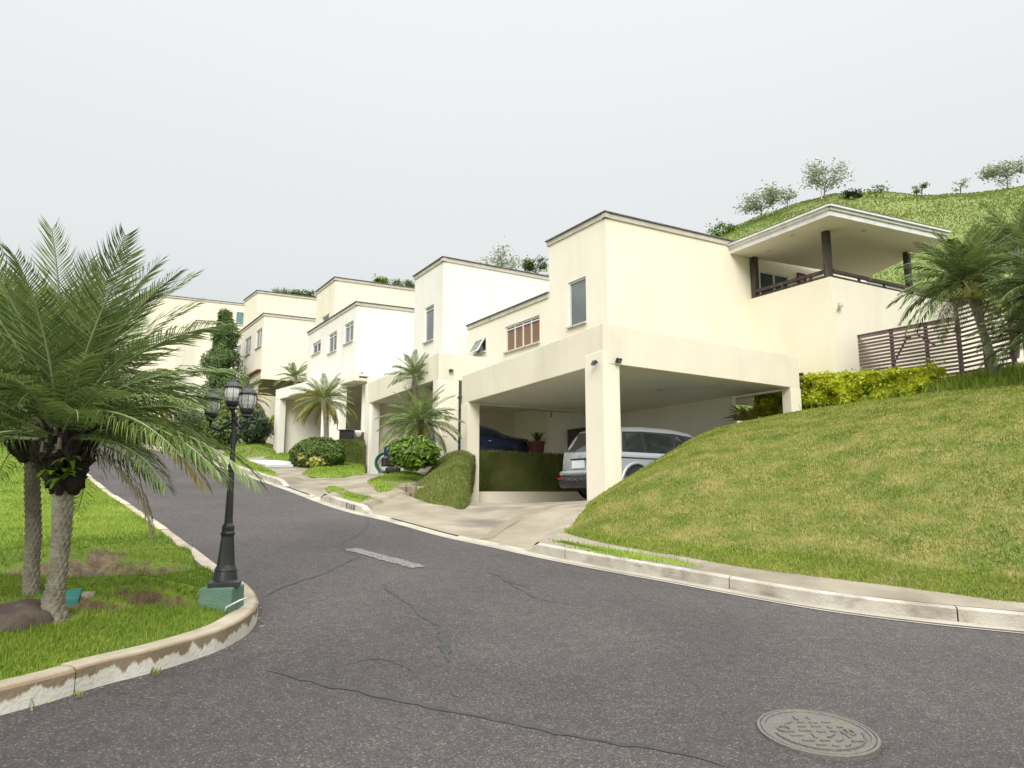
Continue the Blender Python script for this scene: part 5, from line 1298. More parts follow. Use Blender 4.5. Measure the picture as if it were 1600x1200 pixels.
o = MB().lathe(pc, [(.21, 0), (.23, .1), (.26, hp * .85), (.28, hp * .87), (.28, hp), (.24, hp), (.23, hp - .03)], 20).build('pot', M['terracotta'], pt_, True)
o.modifiers.new('s', 'EDGE_SPLIT').split_angle = R(30)
leafplant(pt_, (pc.x, pc.y, pc.z + hp - .03), 26, .62, M['frondd'], wd=.03)
pc = at(906, 690, 25.6); pc.z = FLA + .1; pt_ = thing('potted_plant', 'dark potted shrub standing before the red front door', 'potted plant', tuple(pc))
MB().lathe(pc, [(.2, 0), (.27, .55), (.27, .6), (.22, .6)], 18).build('pot', M['terracotta'], pt_, True)
MB().tube([(pc.x, pc.y, pc.z + .55), (pc.x, pc.y, pc.z + 1.15)], .03, 6).build('stem', M['twig'], pt_)
leafplant(pt_, (pc.x, pc.y, pc.z + 1.15), 34, .62, M['leafd'], wd=.04)
# bin on the bank behind the round shrub
bc = at(541, 690, 28.6); bn = thing('wheelie_bin', 'black lidded waste bin beside the white carport column', 'waste bin', tuple(bc)); hb_ = 19 * 28.6 / F
mb = MB(); a_ = .45; mb.prism([(bc.x - .24, bc.y - .24), (bc.x + .24, bc.y - .24), (bc.x + .24, bc.y + .24), (bc.x - .24, bc.y + .24)], bc.z, bc.z + hb_ * .85); mb.build('body', M['blackp'], bn, bevel=.03)
mb = MB(); mb.prism([(bc.x - .29, bc.y - .29), (bc.x + .29, bc.y - .29), (bc.x + .29, bc.y + .29), (bc.x - .29, bc.y + .29)], bc.z + hb_ * .86, [bc.z + hb_ * .95, bc.z + hb_ * .95, bc.z + hb_, bc.z + hb_]); mb.build('lid', M['blackp'], bn, bevel=.02)
mb = MB(); mb.tube([(bc.x - .26, bc.y + .32, bc.z + hb_ * .9), (bc.x + .26, bc.y + .32, bc.z + hb_ * .9)], .02, 6); mb.build('handle', M['blackp'], bn)
for s in (-1, 1): mb = MB(); mb.tube([(bc.x + s * .2, bc.y + .26, bc.z + .06), (bc.x + s * .26, bc.y + .26, bc.z + .06)], .08, 10); mb.build('wheel', M['rubber'], bn)
# white vase with foliage
vc = at(559, 683, 28.9); vs_ = thing('potted_plant', 'leafy plant in a pale urn at the right of the waste bin', 'potted plant', tuple(vc))
MB().lathe(vc, [(.08, 0), (.10, .04), (.16, .15), (.17, .22), (.13, .26)], 14).build('urn', M['pale'], vs_, True)
# hose reel
hc = at(606, 735, 25.6); hz_ = hc.z - .02; hr = thing('hose_reel', 'green garden hose looped over a black reel beside the carport column', 'hose reel', (hc.x, hc.y, hz_))
px2 = 25.6 / F
mb = MB()
for r, dd_ in ((24, 0), (22, .05), (25, -.04), (23, .02), (26, .0)):
    c0_ = Vector((hc.x - 4 * px2, hc.y + dd_, hz_ + 13 * px2)); mb.tube([c0_ + Vector((-r * px2 * .62 * math.sin(t) , 0, r * px2 * .62 * math.cos(t))) for t in [i * math.pi / 12 for i in range(-1, 13)]], .026, 6)
mb.build('hose', M['hose'], hr, True)
mb = MB(); k = at(607, 722, 25.6); mb.box((k.x, k.y, k.z), (20 * px2, .3, 14 * px2), .5); mb.build('reel_box', M['blackp'], hr, bevel=.04)
mb = MB(); k = at(614, 735, 25.4); mb.lathe((k.x, k.y, k.z - .13), [(.18, 0), (.27, .04), (.27, .2), (.2, .25)], 16); mb.build('reel', M['rubber'], hr, True)
mb = MB(); k = at(612, 706, 25.6); mb.tube([at(600, 716, 25.6), at(601, 707, 25.6), at(607, 704, 25.6), at(625, 704, 25.6)], .02, 6); mb.tube([at(596, 718, 25.6), at(590, 728, 25.6), at(594, 738, 25.5), at(604, 741, 25.4)], .014, 5); mb.build('handle', M['blackp'], hr, True)
# brick steps by the bank
sp = thing('steps', 'worn brick steps climbing between the grass wedge and the bank', 'steps', tuple(hit(650, 776)))
for i, (x, y, w_) in enumerate([(648, 777, 16), (648, 768, 12)]):
    b = hit(648, 776) + Vector((-.02 * i, .35 * i, 0)); b.z = b.z - .09
    for k in range(4):
        MB().box((b.x - .38 + .24 * k + .1 * (i % 2), b.y, b.z + .10 + .15 * i - .06), (.225, .34, .28), -.35).build('brick', M['brick'] if (k + i) % 3 else M['gutter'], sp, bevel=.01)
# white slab footbridge
P4 = [hit(383, 722), hit(400, 723), hit(466, 727), hit(470, 731), hit(440, 731), hit(410, 728)]
P4 = [hit(384, 722), hit(430, 721.5), hit(462, 725), hit(458, 729.5), hit(416, 729)]
o = MB().prism([(p.x, p.y) for p in P4], [p.z - .02 for p in P4], [p.z + .07 for p in P4]).build('concrete_slab', M['slabwhite'], bevel=.008); tag(o, 'pale concrete slab crossing the verge before the white carport', 'slab')
# ---------- slatted fence
def fence(p0, p1, z0, z1, n, label, posts):
    p0, p1 = V2(p0), V2(p1); fr = thing('slatted_fence', label, 'fence', (p0.x, p0.y, z0)); nn = nrm(p0, p1); d = (p1 - p0).normalized(); l = (p1 - p0).length; a = math.atan2(d.y, d.x)
    for i in range(n):
        z = z0 + (z1 - z0) * (i + .5) / n; j = rnd.uniform(-.006, .006)
        MB().strip(p0 + nn * 0, p1, nn, .012, -.012, z - .022 + j, z + .03 + j).build('slat', M['slat'], fr)
    for u in posts:
        c = p0 + d * (l * u) - nn * .05; MB().box((c.x, c.y, (z0 + z1) / 2), (.07, .07, z1 - z0 + .04), a).build('post', M['slat'], fr)
    mb = MB(); mb.strip(p0, p1, nn, .03, -.08, z1 + .01, z1 + .04); mb.build('top_rail', M['slat'], fr)
    return fr
ft = at(1329, 528, 19.1); fr_ = atz(1494, 497, ft.z); 
print('fence', ft, fr_)
fe = fence(ft, fr_, at(1332, 600, 19.1).z - .3, ft.z, 17, 'purple brown slatted fence rising behind the yellow green hedge', [.0, .40, .72, 1.0])
# brace and board piece seen behind the slats
pp, qq = V2(ft), V2(fr_); nn = nrm(pp, qq)
def fpt(px, py, o): u, z = onwall(px, py, pp, qq); c = xyof(px, pp, qq, py) - nn * o; return Vector((c.x, c.y, z))
mb = MB(); mb.tube([fpt(1392, 570, .1), fpt(1415, 525, .1), fpt(1430, 522, .1), fpt(1460, 540, .1)], .025, 5); mb.tube([fpt(1392, 527, .1), fpt(1420, 526, .1)], .025, 5); mb.build('brace', M['slat'], fe)
f2a = atz(1490, 478, at(1490, 478, 17.2).z); f2b = atz(1570, 452, f2a.z)
fence(f2a, f2b, f2a.z - 2.2, f2a.z, 20, 'taller slatted fence panel behind the large palm on the right', [0, .5, 1])
# ---------- thin pole on the hill
def hhit(px, py):
    a, b = ray(px, py); r = hb.ray_cast(Vector((0, 0, CAMZ)), Vector((a, 1, b)).normalized()); return r[0] if r[0] else at(px, py, 60)
hb0 = hhit(1284, 312); 
hp_ = thing('light_pole', 'thin pole with a small lamp head on the hilltop', 'pole', tuple(hb0)); tz_ = at(1281, 248, hb0.y).z
mb = MB(); mb.tube([hb0 - Vector((0, 0, 1)), (hb0.x, hb0.y, tz_)], .055, 6); mb.build('post', M['soffit'], hp_)
mb = MB(); mb.box((hb0.x - .12, hb0.y, tz_), (.38, .2, .10)); mb.build('lamp_head', M['soffit'], hp_)

# ================================================================== VEGETATION
def frond_mesh(name, L, droop, nl, ll, wd, m, seed, vup=.35, curl=.5, start=.12, rib=.012, twist=.12, ang0=72, ang1=36):
    r = random.Random(seed); K = 14; pts = []; tang = []; p = Vector((0, 0, 0)); th = 0
    for k in range(K + 1):
        t = k / K; th = -droop * t ** 1.35; d = Vector((math.cos(th), math.sin(twist * t * 2) * .3, math.sin(th))).normalized(); pts.append(p.copy()); tang.append(d); p = p + d * (L / K)
    V = []; Fs = []; mi = []; tt = []
    for k in range(K + 1):
        w_ = rib * (1.6 - 1.35 * k / K)
        for a in range(3): V.append(pts[k] + Vector((0, math.cos(a * 2.09 + 1.57), math.sin(a * 2.09 + 1.57))) * w_); tt.append(.5)
    for k in range(K):
        for a in range(3): Fs.append((k * 3 + a, k * 3 + (a + 1) % 3, k * 3 + 3 + (a + 1) % 3, k * 3 + 3 + a)); mi.append(1)
    for i in range(nl):
        t = start + (1 - start) * (i + .5) / nl; s = t * K; k = min(int(s), K - 1); c = pts[k].lerp(pts[k + 1], s - k); d = tang[k]
        up = d.cross(Vector((0, 1, 0))); up = -up if up.z < 0 else up; up.normalize()
        le = ll * (.45 + .75 * math.sin(min(1, (t - start + .08) / .5) * math.pi / 2)) * (1 - .62 * max(0, (t - .55) / .45) ** 1.4)
        an = R(ang0 + (ang1 - ang0) * t)
        for sg in (1, -1):
            an2 = an + r.uniform(-.07, .07); vu = vup + r.uniform(-.22, .22); l2 = le * r.uniform(.86, 1.08); out = (Vector((0, sg, 0)) * math.cos(vu) + up * math.sin(vu))
            d1 = (d * math.cos(an2) + out * math.sin(an2)).normalized(); m1 = c + d1 * l2 * .5
            d2_ = (d1 + Vector((0, 0, -1)) * curl * r.uniform(.6, 1.3) + d * .25).normalized(); m2 = m1 + d2_ * l2 * .5
            wv = (d * 1.0 + up * .35).normalized() * wd; b = len(V)
            V += [c - wv * .5, c + wv * .5, m1 + wv, m1 - wv, m2]; Fs += [(b, b + 1, b + 2, b + 3), (b + 3, b + 2, b + 4)]; mi += [0, 0]; q = r.random(); tt += [q, q, q, q, q]
    me = bpy.data.meshes.new(name); me.from_pydata([tuple(v) for v in V], [], Fs); me.update()
    for mm in (m if isinstance(m, (list, tuple)) else [m, M['frondr']]): me.materials.append(mm)
    me.polygons.foreach_set('material_index', np.array(mi, dtype=np.int32)); me.polygons.foreach_set('use_smooth', np.ones(len(me.polygons), dtype=bool))
    a = me.attributes.new('tint', 'FLOAT', 'POINT'); a.data.foreach_set('value', np.array(tt, dtype=np.float32)); return me
FC = {}
def fm(kind, det, k):
    key = (kind, det, k)
    if key not in FC:
        mt = {'g': M['frond'], 'd': M['frondd'], 'y': M['frondy'], 'x': M['dryfr']}[kind[0]]
        dr = {'u': .55, 'm': .85, 'l': 1.0, 'h': 1.7}[kind[1]]
        nl, ll, wd = {'hi': (62, .20, .0074), 'mid': (46, .20, .012), 'lo': (26, .21, .020)}[det]
        FC[key] = frond_mesh('frond', 1.0, dr, nl, ll, wd * .75, mt, 31 * k + len(FC), vup=.30 if kind[1] == 'u' else .12, curl=.35 if kind[1] == 'u' else .75, rib=.007 if det != 'lo' else .01)
    return FC[key]
def place_frond(root, c, kind, det, az, el, L, roll=0.0):
    o = bpy.data.objects.new('frond', fm(kind, det, rnd.randrange(4))); COL.objects.link(o); o.parent = root
    o.location = Vector(c) - root.location; o.rotation_euler = (roll, -el, az); o.scale = (L, L, L); return o
def trunk_mesh(root, pts, rads, m, scars=True, nside=22, step=.035, spike=.012):
    cell = step * 1.35; st = cell / 4; c = cat(pts, 8); c = resamp(c, st); V = []; cols = max(7, nside // 2); n = cols * 4; L = len(c)
    def rr(t): s = t * (len(rads) - 1); k = min(int(s), len(rads) - 2); return rads[k] + (rads[k + 1] - rads[k]) * (s - k)
    for i, p in enumerate(c):
        b_ = i // 4; fz_ = (i % 4) / 3
        for k in range(n):
            a = 2 * math.pi * k / n + b_ * .09; fu = ((k / 4 + .5 * (b_ % 2)) % 1.0); pk = (1 - abs(2 * fu - 1)) ** .7
            r = rr(i / (L - 1)) * (1 + .05 * mnoise.noise(Vector((p.x * 7 + math.cos(a) * 1.5, p.y * 7 + math.sin(a) * 1.5, p.z * 7)))) + spike * (1.7 * pk * fz_ * (.7 + .6 * mnoise.noise(Vector((k // 4, b_, 3.1)))) - .3)
            V.append((p.x + r * math.cos(a), p.y + r * math.sin(a), p.z + .25 * cell * pk * fz_))
    Fs = [(i * n + k, i * n + (k + 1) % n, (i + 1) * n + (k + 1) % n, (i + 1) * n + k) for i in range(L - 1) for k in range(n)]
    return mesh_obj('trunk', V, Fs, m, root, False)
def crown(root, c, n, L, det, kinds='g', el=(-.55, 1.45), elpow=.8, azr=(0, 6.283), Lj=.12, boot=.03, right=False):
    ga = 2.39996
    for i in range(n):
        t = ((i + .5) / n); e_ = el[1] + (el[0] - el[1]) * t ** elpow; az = azr[0] + (ga * i % 6.283) / 6.283 * (azr[1] - azr[0]) + rnd.uniform(-.15, .15)
        L1 = L * (.70 if (right and math.cos(az) > .45 and e_ < 1.05) else 1); kd = 'u' if e_ > .8 else ('m' if e_ > .15 else 'l')
        r0 = boot; p = (c[0] + r0 * math.cos(az), c[1] + r0 * math.sin(az), c[2] - .10 * t * L)
        place_frond(root, p, rnd.choice(kinds) + kd, det, az, e_ + rnd.uniform(-.08, .08), L1 * (1 - .20 * (1 - t)) * rnd.uniform(1 - Lj, 1 + Lj), rnd.uniform(-.35, .35))
def noisy_blob(name, c, rad, m, root, amp=.25, fr=2.2, n1=26, n2=16, seed=0, smooth=True, flat=None):
    P = []
    for i in range(n2 + 1):
        th = math.pi * i / n2; row = []
        for j in range(n1 + 1):
            ph = 2 * math.pi * (j % n1) / n1; d = Vector((math.sin(th) * math.cos(ph), math.sin(th) * math.sin(ph), math.cos(th)))
            k = 1 + amp * mnoise.fractal(d * fr + Vector((seed, 0, 0)), 1, 2, 4); row.append((c[0] + d.x * rad[0] * k, c[1] + d.y * rad[1] * k, c[2] + d.z * rad[2] * k))
        P.append(row)
    return grid_mesh(name, P, m, root, smooth)
# ---------- the two big palms
GPALM = 'feathery palms with thick dark crowns of old frond bases on the left lawn'
fb = lhit(82, 968); D = fb.y
fp = thing('palm_tree', 'front palm with pale scaly trunk and ferns under its wide crown', 'palm tree', tuple(fb), GPALM)
def fpx(px, py, dd=0): return at(px, py, D + dd)
u = D / F
tp = [fpx(80, 978), fpx(84, 940), fpx(92, 880), fpx(97, 820), fpx(99, 762), fpx(101, 740)]
trunk_mesh(fp, tp, [23 * u, 13.5 * u, 12 * u, 13 * u, 14 * u, 14.5 * u], M['barkpale'], spike=.010)
noisy_blob('root_base', fpx(80, 972, .02), (24 * u, 24 * u, 17 * u), M['barkpale'], fp, .25, 3, seed=2)
P = [(0.5 * 0, 0)]
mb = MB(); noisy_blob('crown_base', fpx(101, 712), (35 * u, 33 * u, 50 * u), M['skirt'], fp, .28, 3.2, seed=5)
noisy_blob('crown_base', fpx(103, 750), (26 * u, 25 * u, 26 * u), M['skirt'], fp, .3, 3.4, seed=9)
def boots(root, c, rx, rz, n, ln, u_, tilt=(.2, .9)):
    mb = MB()
    for i in range(n):
        a = rnd.uniform(0, 6.28); v = rnd.uniform(-.8, .8); rr_ = math.sqrt(1 - v * v * .8); p = Vector((c[0] + rx * rr_ * math.cos(a), c[1] + rx * rr_ * math.sin(a), c[2] + rz * v))
        d = Vector((math.cos(a) * .55, math.sin(a) * .55, rnd.uniform(.5, 1))).normalized(); s = Vector((-math.sin(a), math.cos(a), 0)); nrm_ = d.cross(s); w_ = .016
        mb.hexa([p - s * w_ - nrm_ * .008, p + s * w_ - nrm_ * .008, p + s * w_ + nrm_ * .008, p - s * w_ + nrm_ * .008],
                [p + d * ln - s * w_ * .7 - nrm_ * .005, p + d * ln + s * w_ * .7 - nrm_ * .005, p + d * ln + s * w_ * .7 + nrm_ * .005, p + d * ln - s * w_ * .7 + nrm_ * .005])
    return mb
boots(fp, fpx(100, 710), 34 * u, 46 * u, 120, .10, u).build('dark_stubs', M['skirt'], fp)
mb = MB()
for (x, y, l_) in ((92, 702, 22), (86, 708, 14), (74, 694, 18), (66, 706, 16), (70, 714, 10), (84, 680, 12)):
    p = fpx(x, y, -35 * u); q = fpx(x + 2, y - l_, -37 * u); mb.tube([p, q], [.017, .012], 5)
mb.build('pale_stubs', M['boot'], fp)
hc_ = fpx(97, 655)
crown(fp, hc_, 62, 1.62, 'hi', 'ggggd', el=(.05, 1.45), elpow=1.05, boot=.06, right=True)
for az, e_, L_ in ((-.20, .03, 1.62), (-.36, .05, 1.5), (-.05, -.02, 1.35), (.12, .62, 1.3), (-.05, .85, 1.4), (-.6, .12, 1.4), (-.2, .40, 1.1)):
    place_frond(fp, hc_, 'gm', 'hi', az, e_, L_, rnd.uniform(-.2, .2))
place_frond(fp, hc_ - Vector((0, .05, .06)), 'gh', 'hi', R(-78), .75, .78); place_frond(fp, hc_ - Vector((0, .05, .06)), 'gh', 'hi', R(-105), .7, .8); place_frond(fp, hc_, 'yl', 'hi', R(-12), .0, 1.3)
place_frond(fp, hc_ - Vector((0, .0, .1)), 'xl', 'hi', R(15), -.45, 1.0)
# epiphytic ferns under the crown
ef = thing('fern', 'green ferns growing from the dark crown base of the front palm', 'fern', tuple(fpx(98, 735, -30 * u)))
for (x, y, n, l_, mm) in ((110, 722, 9, .20, 'leaf'), (80, 742, 9, .16, 'leafl'), (98, 750, 8, .15, 'leaf'), (104, 740, 7, .14, 'leafl')):
    leafplant(ef, fpx(x, y, -32 * u), n, l_, M[mm], 'leaf', 1.0, .018 if mm == 'leaf' and n == 9 else .026, 1.6)
bb = lhit(46, 940); Db = bb.y + .1; ub = Db / F
bp = thing('palm_tree', 'rear palm with brown scaly trunk half hidden behind the front palm', 'palm tree', tuple(bb), GPALM)
def bpx(px, py, dd=0): return at(px, py, Db + dd)
trunk_mesh(bp, [bpx(50, 952), bpx(49, 900), bpx(52, 840), bpx(51, 780), bpx(50, 712)], [13 * ub, 10.5 * ub, 10.5 * ub, 10.5 * ub, 10 * ub], M['bark'], spike=.009)
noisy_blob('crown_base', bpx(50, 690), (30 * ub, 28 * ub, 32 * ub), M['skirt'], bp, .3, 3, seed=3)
boots(bp, bpx(50, 690), 29 * ub, 30 * ub, 80, .09, ub).build('dark_stubs', M['skirt'], bp)
crown(bp, bpx(30, 655), 50, 1.62, 'hi', 'ddg', el=(.05, 1.4), elpow=1.0, boot=.05)
# ---------- street palms
GSP = 'palms planted along the house fronts'
def small_palm(base, top, L, n, det, kinds, label, tr=(.09, .075), m='bark', group=GSP, el=(-.35, 1.3), skirt=.0, yel=0, Lmul=1.0, spath=False):
    p = thing('palm_tree', label, 'palm tree', tuple(base), group)
    trunk_mesh(p, [base, Vector(base).lerp(top, .5) + Vector((.03, 0, 0)), top], list(tr), M[m], nside=14, step=.06, spike=.008)
    if skirt: noisy_blob('crown_base', Vector(top) - Vector((0, 0, skirt * .5)), (skirt * .62, skirt * .62, skirt), M['skirt'], p, .3, 3, n1=14, n2=9, seed=rnd.random() * 9)
    crown(p, top, n, L, det, kinds, el=el, boot=.03)
    for i in range(yel):
        place_frond(p, Vector(top) - Vector((0, 0, .08)), 'yl', det, rnd.uniform(0, 6.28), rnd.uniform(-.75, -.2), L * rnd.uniform(.75, 1.0), rnd.uniform(-.4, .4))
    if spath:
        for q in range(3):
            a = R(-120 + q * 35); mb = MB(); mb.tube([Vector(top) + Vector((.10 * math.cos(a), .1 * math.sin(a), -.05)), Vector(top) + Vector((.26 * math.cos(a), .26 * math.sin(a), -.18)), Vector(top) + Vector((.30 * math.cos(a), .30 * math.sin(a), -.50))], [.02, .045, .09], 7); mb.build('flower_stalk', M['yellowst'], p)
    return p
def tdepth(px, py, d): return at(px, py, d)
d = 20.4; small_palm(tdepth(656, 712, d), tdepth(657, 655, d), 1.35, 40, 'mid', 'gggd', 'dark trunked palm behind the bright leaved shrub, in front of the second carport', (.11, .09), 'skirt', skirt=.2, yel=3)
d = 23.6; small_palm(tdepth(648, 690, d), tdepth(648, 585, d), 1.05, 30, 'lo', 'gd', 'palm with its crown showing above and behind the second carport palm', (.08, .08), el=(-.3, 1.4))
d = 25.8; small_palm(tdepth(510, 725, d), tdepth(507, 622, d), 1.30, 36, 'mid', 'ggy', 'slim palm with yellow lower fronds behind the clipped round shrub', (.10, .085), 'barkpale', yel=11, skirt=.12, el=(-.35, 1.25))
d = 37; small_palm(tdepth(462, 690, d), tdepth(462, 588, d), 1.2, 26, 'lo', 'gd', 'small palm crown above the white carport beam', (.08, .07), el=(-.4, 1.3))
d = 38; small_palm(tdepth(382, 690, d), tdepth(384, 618, d), 1.6, 30, 'lo', 'ggy', 'palm with yellowing fronds behind the street lamp lanterns', (.10, .09), yel=7)
d = 44; small_palm(tdepth(270, 690, d), tdepth(275, 640, d), 1.9, 26, 'lo', 'gy', 'yellowish palm far up the street left of the lantern', (.10, .09), yel=5)
# right hand palms on the bank
GRP = 'palms on the bank at the right'
d = 15.0; small_palm(tdepth(1560, 600, d), tdepth(1508, 436, d), 1.55, 68, 'mid', 'ggd', 'large palm with yellow flower stalks leaning over the slatted fence', (.095, .075), 'barkpale', GRP, skirt=.17, spath=True, el=(-.30, 1.45))
q = COL.objects[-1]
pr_ = [o for o in bpy.data.objects if o.get('label', '').startswith('large palm with yellow')][0]
place_frond(pr_, tdepth(1505, 462, d), 'xl', 'hi', R(200), -.35, 1.1); place_frond(pr_, tdepth(1505, 462, d), 'xl', 'hi', R(215), -.4, 1.05)
d = 13.2; small_palm(tdepth(1690, 620, d), tdepth(1652, 440, d), 1.5, 56, 'mid', 'ddg', 'dense dark palm cut by the right edge of the view', (.12, .1), 'bark', GRP, skirt=.2)
d = 13.4; small_palm(tdepth(1612, 620, d), tdepth(1612, 520, d), 1.05, 44, 'mid', 'ddg', 'low dark palm under the others at the right edge', (.1, .09), 'bark', GRP, skirt=.15, el=(-.3, 1.3))
d = 16.5; small_palm(tdepth(1585, 560, d), tdepth(1590, 380, d), 1.5, 44, 'mid', 'dg', 'tall palm behind the large one near the right edge', (.1, .09), 'bark', GRP, skirt=.15, el=(-.3, 1.3))
# areca like plant by the carport column
ap_ = at(1170, 654, 19.2); pl_ = thing('palm_shrub', 'yellow green feathery palm shrub under the right end of the near carport', 'plant', tuple(ap_))
for i in range(34): place_frond(pl_, ap_ - Vector((0, 0, .12)), rnd.choice(['gm', 'ym', 'yu', 'ym', 'yu']), 'mid', rnd.uniform(0, 6.28), rnd.uniform(.4, 1.3), rnd.uniform(.5, .75))

# ---------- leafy masses
def leaves(name, P, Nrm, size, m, parent, up=.3, jit=.7, asp=.5, tint=None, fold=True):
    n = len(P); Nr = Nrm + nr.normal(size=(n, 3)) * jit; Nr[:, 2] += up; Nr /= np.linalg.norm(Nr, axis=1)[:, None]
    t = nr.normal(size=(n, 3)); t -= Nr * (t * Nr).sum(1)[:, None]; t /= np.linalg.norm(t, axis=1)[:, None]; b = np.cross(Nr, t)
    s = (size * (.6 + .8 * nr.random(n)))[:, None]
    V = np.stack([P - t * s, P + b * s * asp - Nr * s * .12, P + t * s, P - b * s * asp - Nr * s * .12], 1).reshape(-1, 3); k = np.arange(n)[:, None] * 4
    Fc = np.concatenate([k + np.array([0, 1, 2]), k + np.array([0, 2, 3])], 0); tv = nr.random(n) if tint is None else np.clip(tint, 0, 1)
    return mesh_obj(name, V, Fc, m, parent, False, {'tint': np.repeat(tv, 4)})
def shell(c, rad, n, depth=.28, lump=.16, fr=2.5, seed=0.0, zmin=-1.0, boxy=1.0):
    d = nr.normal(size=(n, 3)); d /= np.linalg.norm(d, axis=1)[:, None]; d = d[d[:, 2] > zmin]
    if boxy != 1: dd = np.sign(d) * np.abs(d) ** boxy; dd /= np.linalg.norm(dd, axis=1)[:, None] ** .35; d2 = dd
    else: d2 = d
    k = np.array([1 + lump * mnoise.fractal(Vector(x) * fr + Vector((seed, seed, 0)), 1, 2, 4) for x in d]); k2 = 1 - depth * nr.random(len(d)) ** 1.5
    p = np.array(c) + d2 * np.array(rad) * (k * k2)[:, None]
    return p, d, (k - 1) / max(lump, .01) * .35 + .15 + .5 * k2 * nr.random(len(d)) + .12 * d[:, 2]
def bush(name, label, c, rad, n, size, m, cat_, group=None, core=True, **kw):
    asp = kw.pop('asp', .5); jit = kw.pop('jit', .7); b = thing(name, label, cat_, (c[0], c[1], c[2] - rad[2]), group); p, d, t = shell(c, rad, n, **kw)
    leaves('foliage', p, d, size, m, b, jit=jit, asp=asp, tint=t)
    if core: noisy_blob('shade_core', c, (rad[0] * .76, rad[1] * .76, rad[2] * .78), M['leafd'], b, .2, 2.5, 20, 12, kw.get('seed', 0))  # dark inner blob: shade between the leaves put into its colour
    for k in range(5):
        a = rnd.uniform(0, 6.28); MB().tube([(c[0] + .1 * math.cos(a), c[1] + .1 * math.sin(a), c[2] - rad[2] * 1.05), (c[0] + rad[0] * .5 * math.cos(a), c[1] + rad[1] * .5 * math.sin(a), c[2])], [.03, .015], 5).build('stem', M['twig'], b)
    return b
# clipped round shrub
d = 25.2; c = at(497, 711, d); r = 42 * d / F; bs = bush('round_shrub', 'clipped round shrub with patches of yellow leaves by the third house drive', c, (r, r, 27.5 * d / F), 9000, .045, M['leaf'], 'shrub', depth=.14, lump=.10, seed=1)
p_, n_, t_ = shell(at(494, 722, d - .95), (.32, .22, .18), 260, depth=.5, lump=.3); leaves('yellow_foliage', p_, n_, .06, M['leafv'], bs, tint=t_)
p_, n_, t_ = shell(at(472, 716, d - .85), (.16, .15, .14), 90, depth=.5, lump=.3); leaves('yellow_foliage', p_, n_, .055, M['leafv'], bs, tint=t_)
# bright shrub
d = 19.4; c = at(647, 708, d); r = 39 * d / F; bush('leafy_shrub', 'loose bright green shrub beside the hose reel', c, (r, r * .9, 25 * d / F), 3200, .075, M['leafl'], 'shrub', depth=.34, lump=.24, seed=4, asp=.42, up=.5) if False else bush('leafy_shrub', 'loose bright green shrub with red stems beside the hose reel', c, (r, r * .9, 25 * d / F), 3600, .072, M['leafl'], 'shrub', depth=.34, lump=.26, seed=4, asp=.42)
# hedge
hA = V2(at(1262, 600, 18.9)); hB = V2(at(1468, 600, 16.1)); zA = at(1262, 641, 18.9).z; zA2 = at(1262, 590, 18.9).z; zB = at(1468, 622, 16.1).z; zB2 = at(1468, 577, 16.1).z
def hedge(name, label, hA, hB, zA, zA2, zB, zB2, wdt, n, size, m, cat_, trunk=True):
    L = (hB - hA).length; d = (hB - hA).normalized(); nn = Vector((-d.y, d.x, 0)); nn = -nn if nn.dot(hA) > 0 else nn
    root = thing(name, label, cat_, (hA.x, hA.y, zA)); s = nr.random(n); face = nr.random(n); P_ = np.zeros((n, 3)); N_ = np.zeros((n, 3)); T_ = np.zeros(n)
    for i in range(n):
        a = s[i] * L; z0 = zA + (zB - zA) * s[i]; z1 = zA2 + (zB2 - zA2) * s[i]; lump = mnoise.fractal(Vector((a * 1.6, face[i] * 3, 1)), 1, 2, 3)
        f = face[i]
        if f < .58: off = wdt / 2; zz = z0 + (z1 - z0) * nr.random() ** .8; N0 = nn
        elif f < .86: off = (nr.random() - .5) * wdt; zz = z1; N0 = Vector((0, 0, 1))
        elif f < .93: off = -wdt / 2; zz = z0 + (z1 - z0) * nr.random(); N0 = -nn
        else: off = (nr.random() - .5) * wdt; zz = z0 + (z1 - z0) * nr.random(); a = 0 if nr.random() < .5 else L; N0 = d * (1 if a else -1)
        l2 = mnoise.fractal(Vector((a * 2.2, zz * 2.6, off * 2)), 1, 2, 3); k = .17 * l2 - .12 * nr.random() ** 2 + (.10 if nr.random() < .03 else 0)
        rnd_c = max(0, (zz - z0) / (z1 - z0) - .8) * .5; q = hA + d * a + nn * (off + (nn.dot(N0)) * (k - rnd_c * .2)) + d * (d.dot(N0) * k)
        P_[i] = (q.x, q.y, zz + (k if N0.z else 0) - .05 * (abs(off) / wdt) ** 2); N_[i] = N0; T_[i] = .55 + .45 * l2 + .5 * nr.random() + .25 * ((zz - z0) / (z1 - z0) - .5)
    leaves('foliage', P_, N_, size, m, root, tint=T_, jit=.8)
    MB().strip(hA + d * .12, hB - d * .12, nn, -wdt * .36, wdt * .36, zA + .18, zA2 - .12, zB + .12, zB2 - .12).build('hedge_shade_core', M['leafd'], root)  # dark filler, the hedge's inner shade given as colour
    for i in range(int(L / .35)):
        q = hA + d * (.2 + i * .35); z0 = zA + (zB - zA) * (.2 + i * .35) / L; MB().tube([(q.x, q.y, z0 - .2), (q.x + rnd.uniform(-.1, .1), q.y, z0 + .3)], .018, 5).build('stem', M['twig'], root)
    return root
hedge('clipped_hedge', 'bright yellow green clipped hedge along the top of the grassy mound', hA, hB, zA + .1, zA2, zB, zB2, .8, 15000, .045, M['leafy'], 'hedge')
hC = V2(at(1188, 600, 19.9)); hD = V2(at(1250, 600, 18.9)); hedge('clipped_hedge', 'darker piece of hedge seen under the carport beside the right column', hC, hD, at(1188, 660, 19.9).z, at(1188, 617, 19.9).z, at(1250, 655, 18.9).z, at(1250, 603, 18.9).z, .7, 5000, .055, M['leafy'], 'hedge')
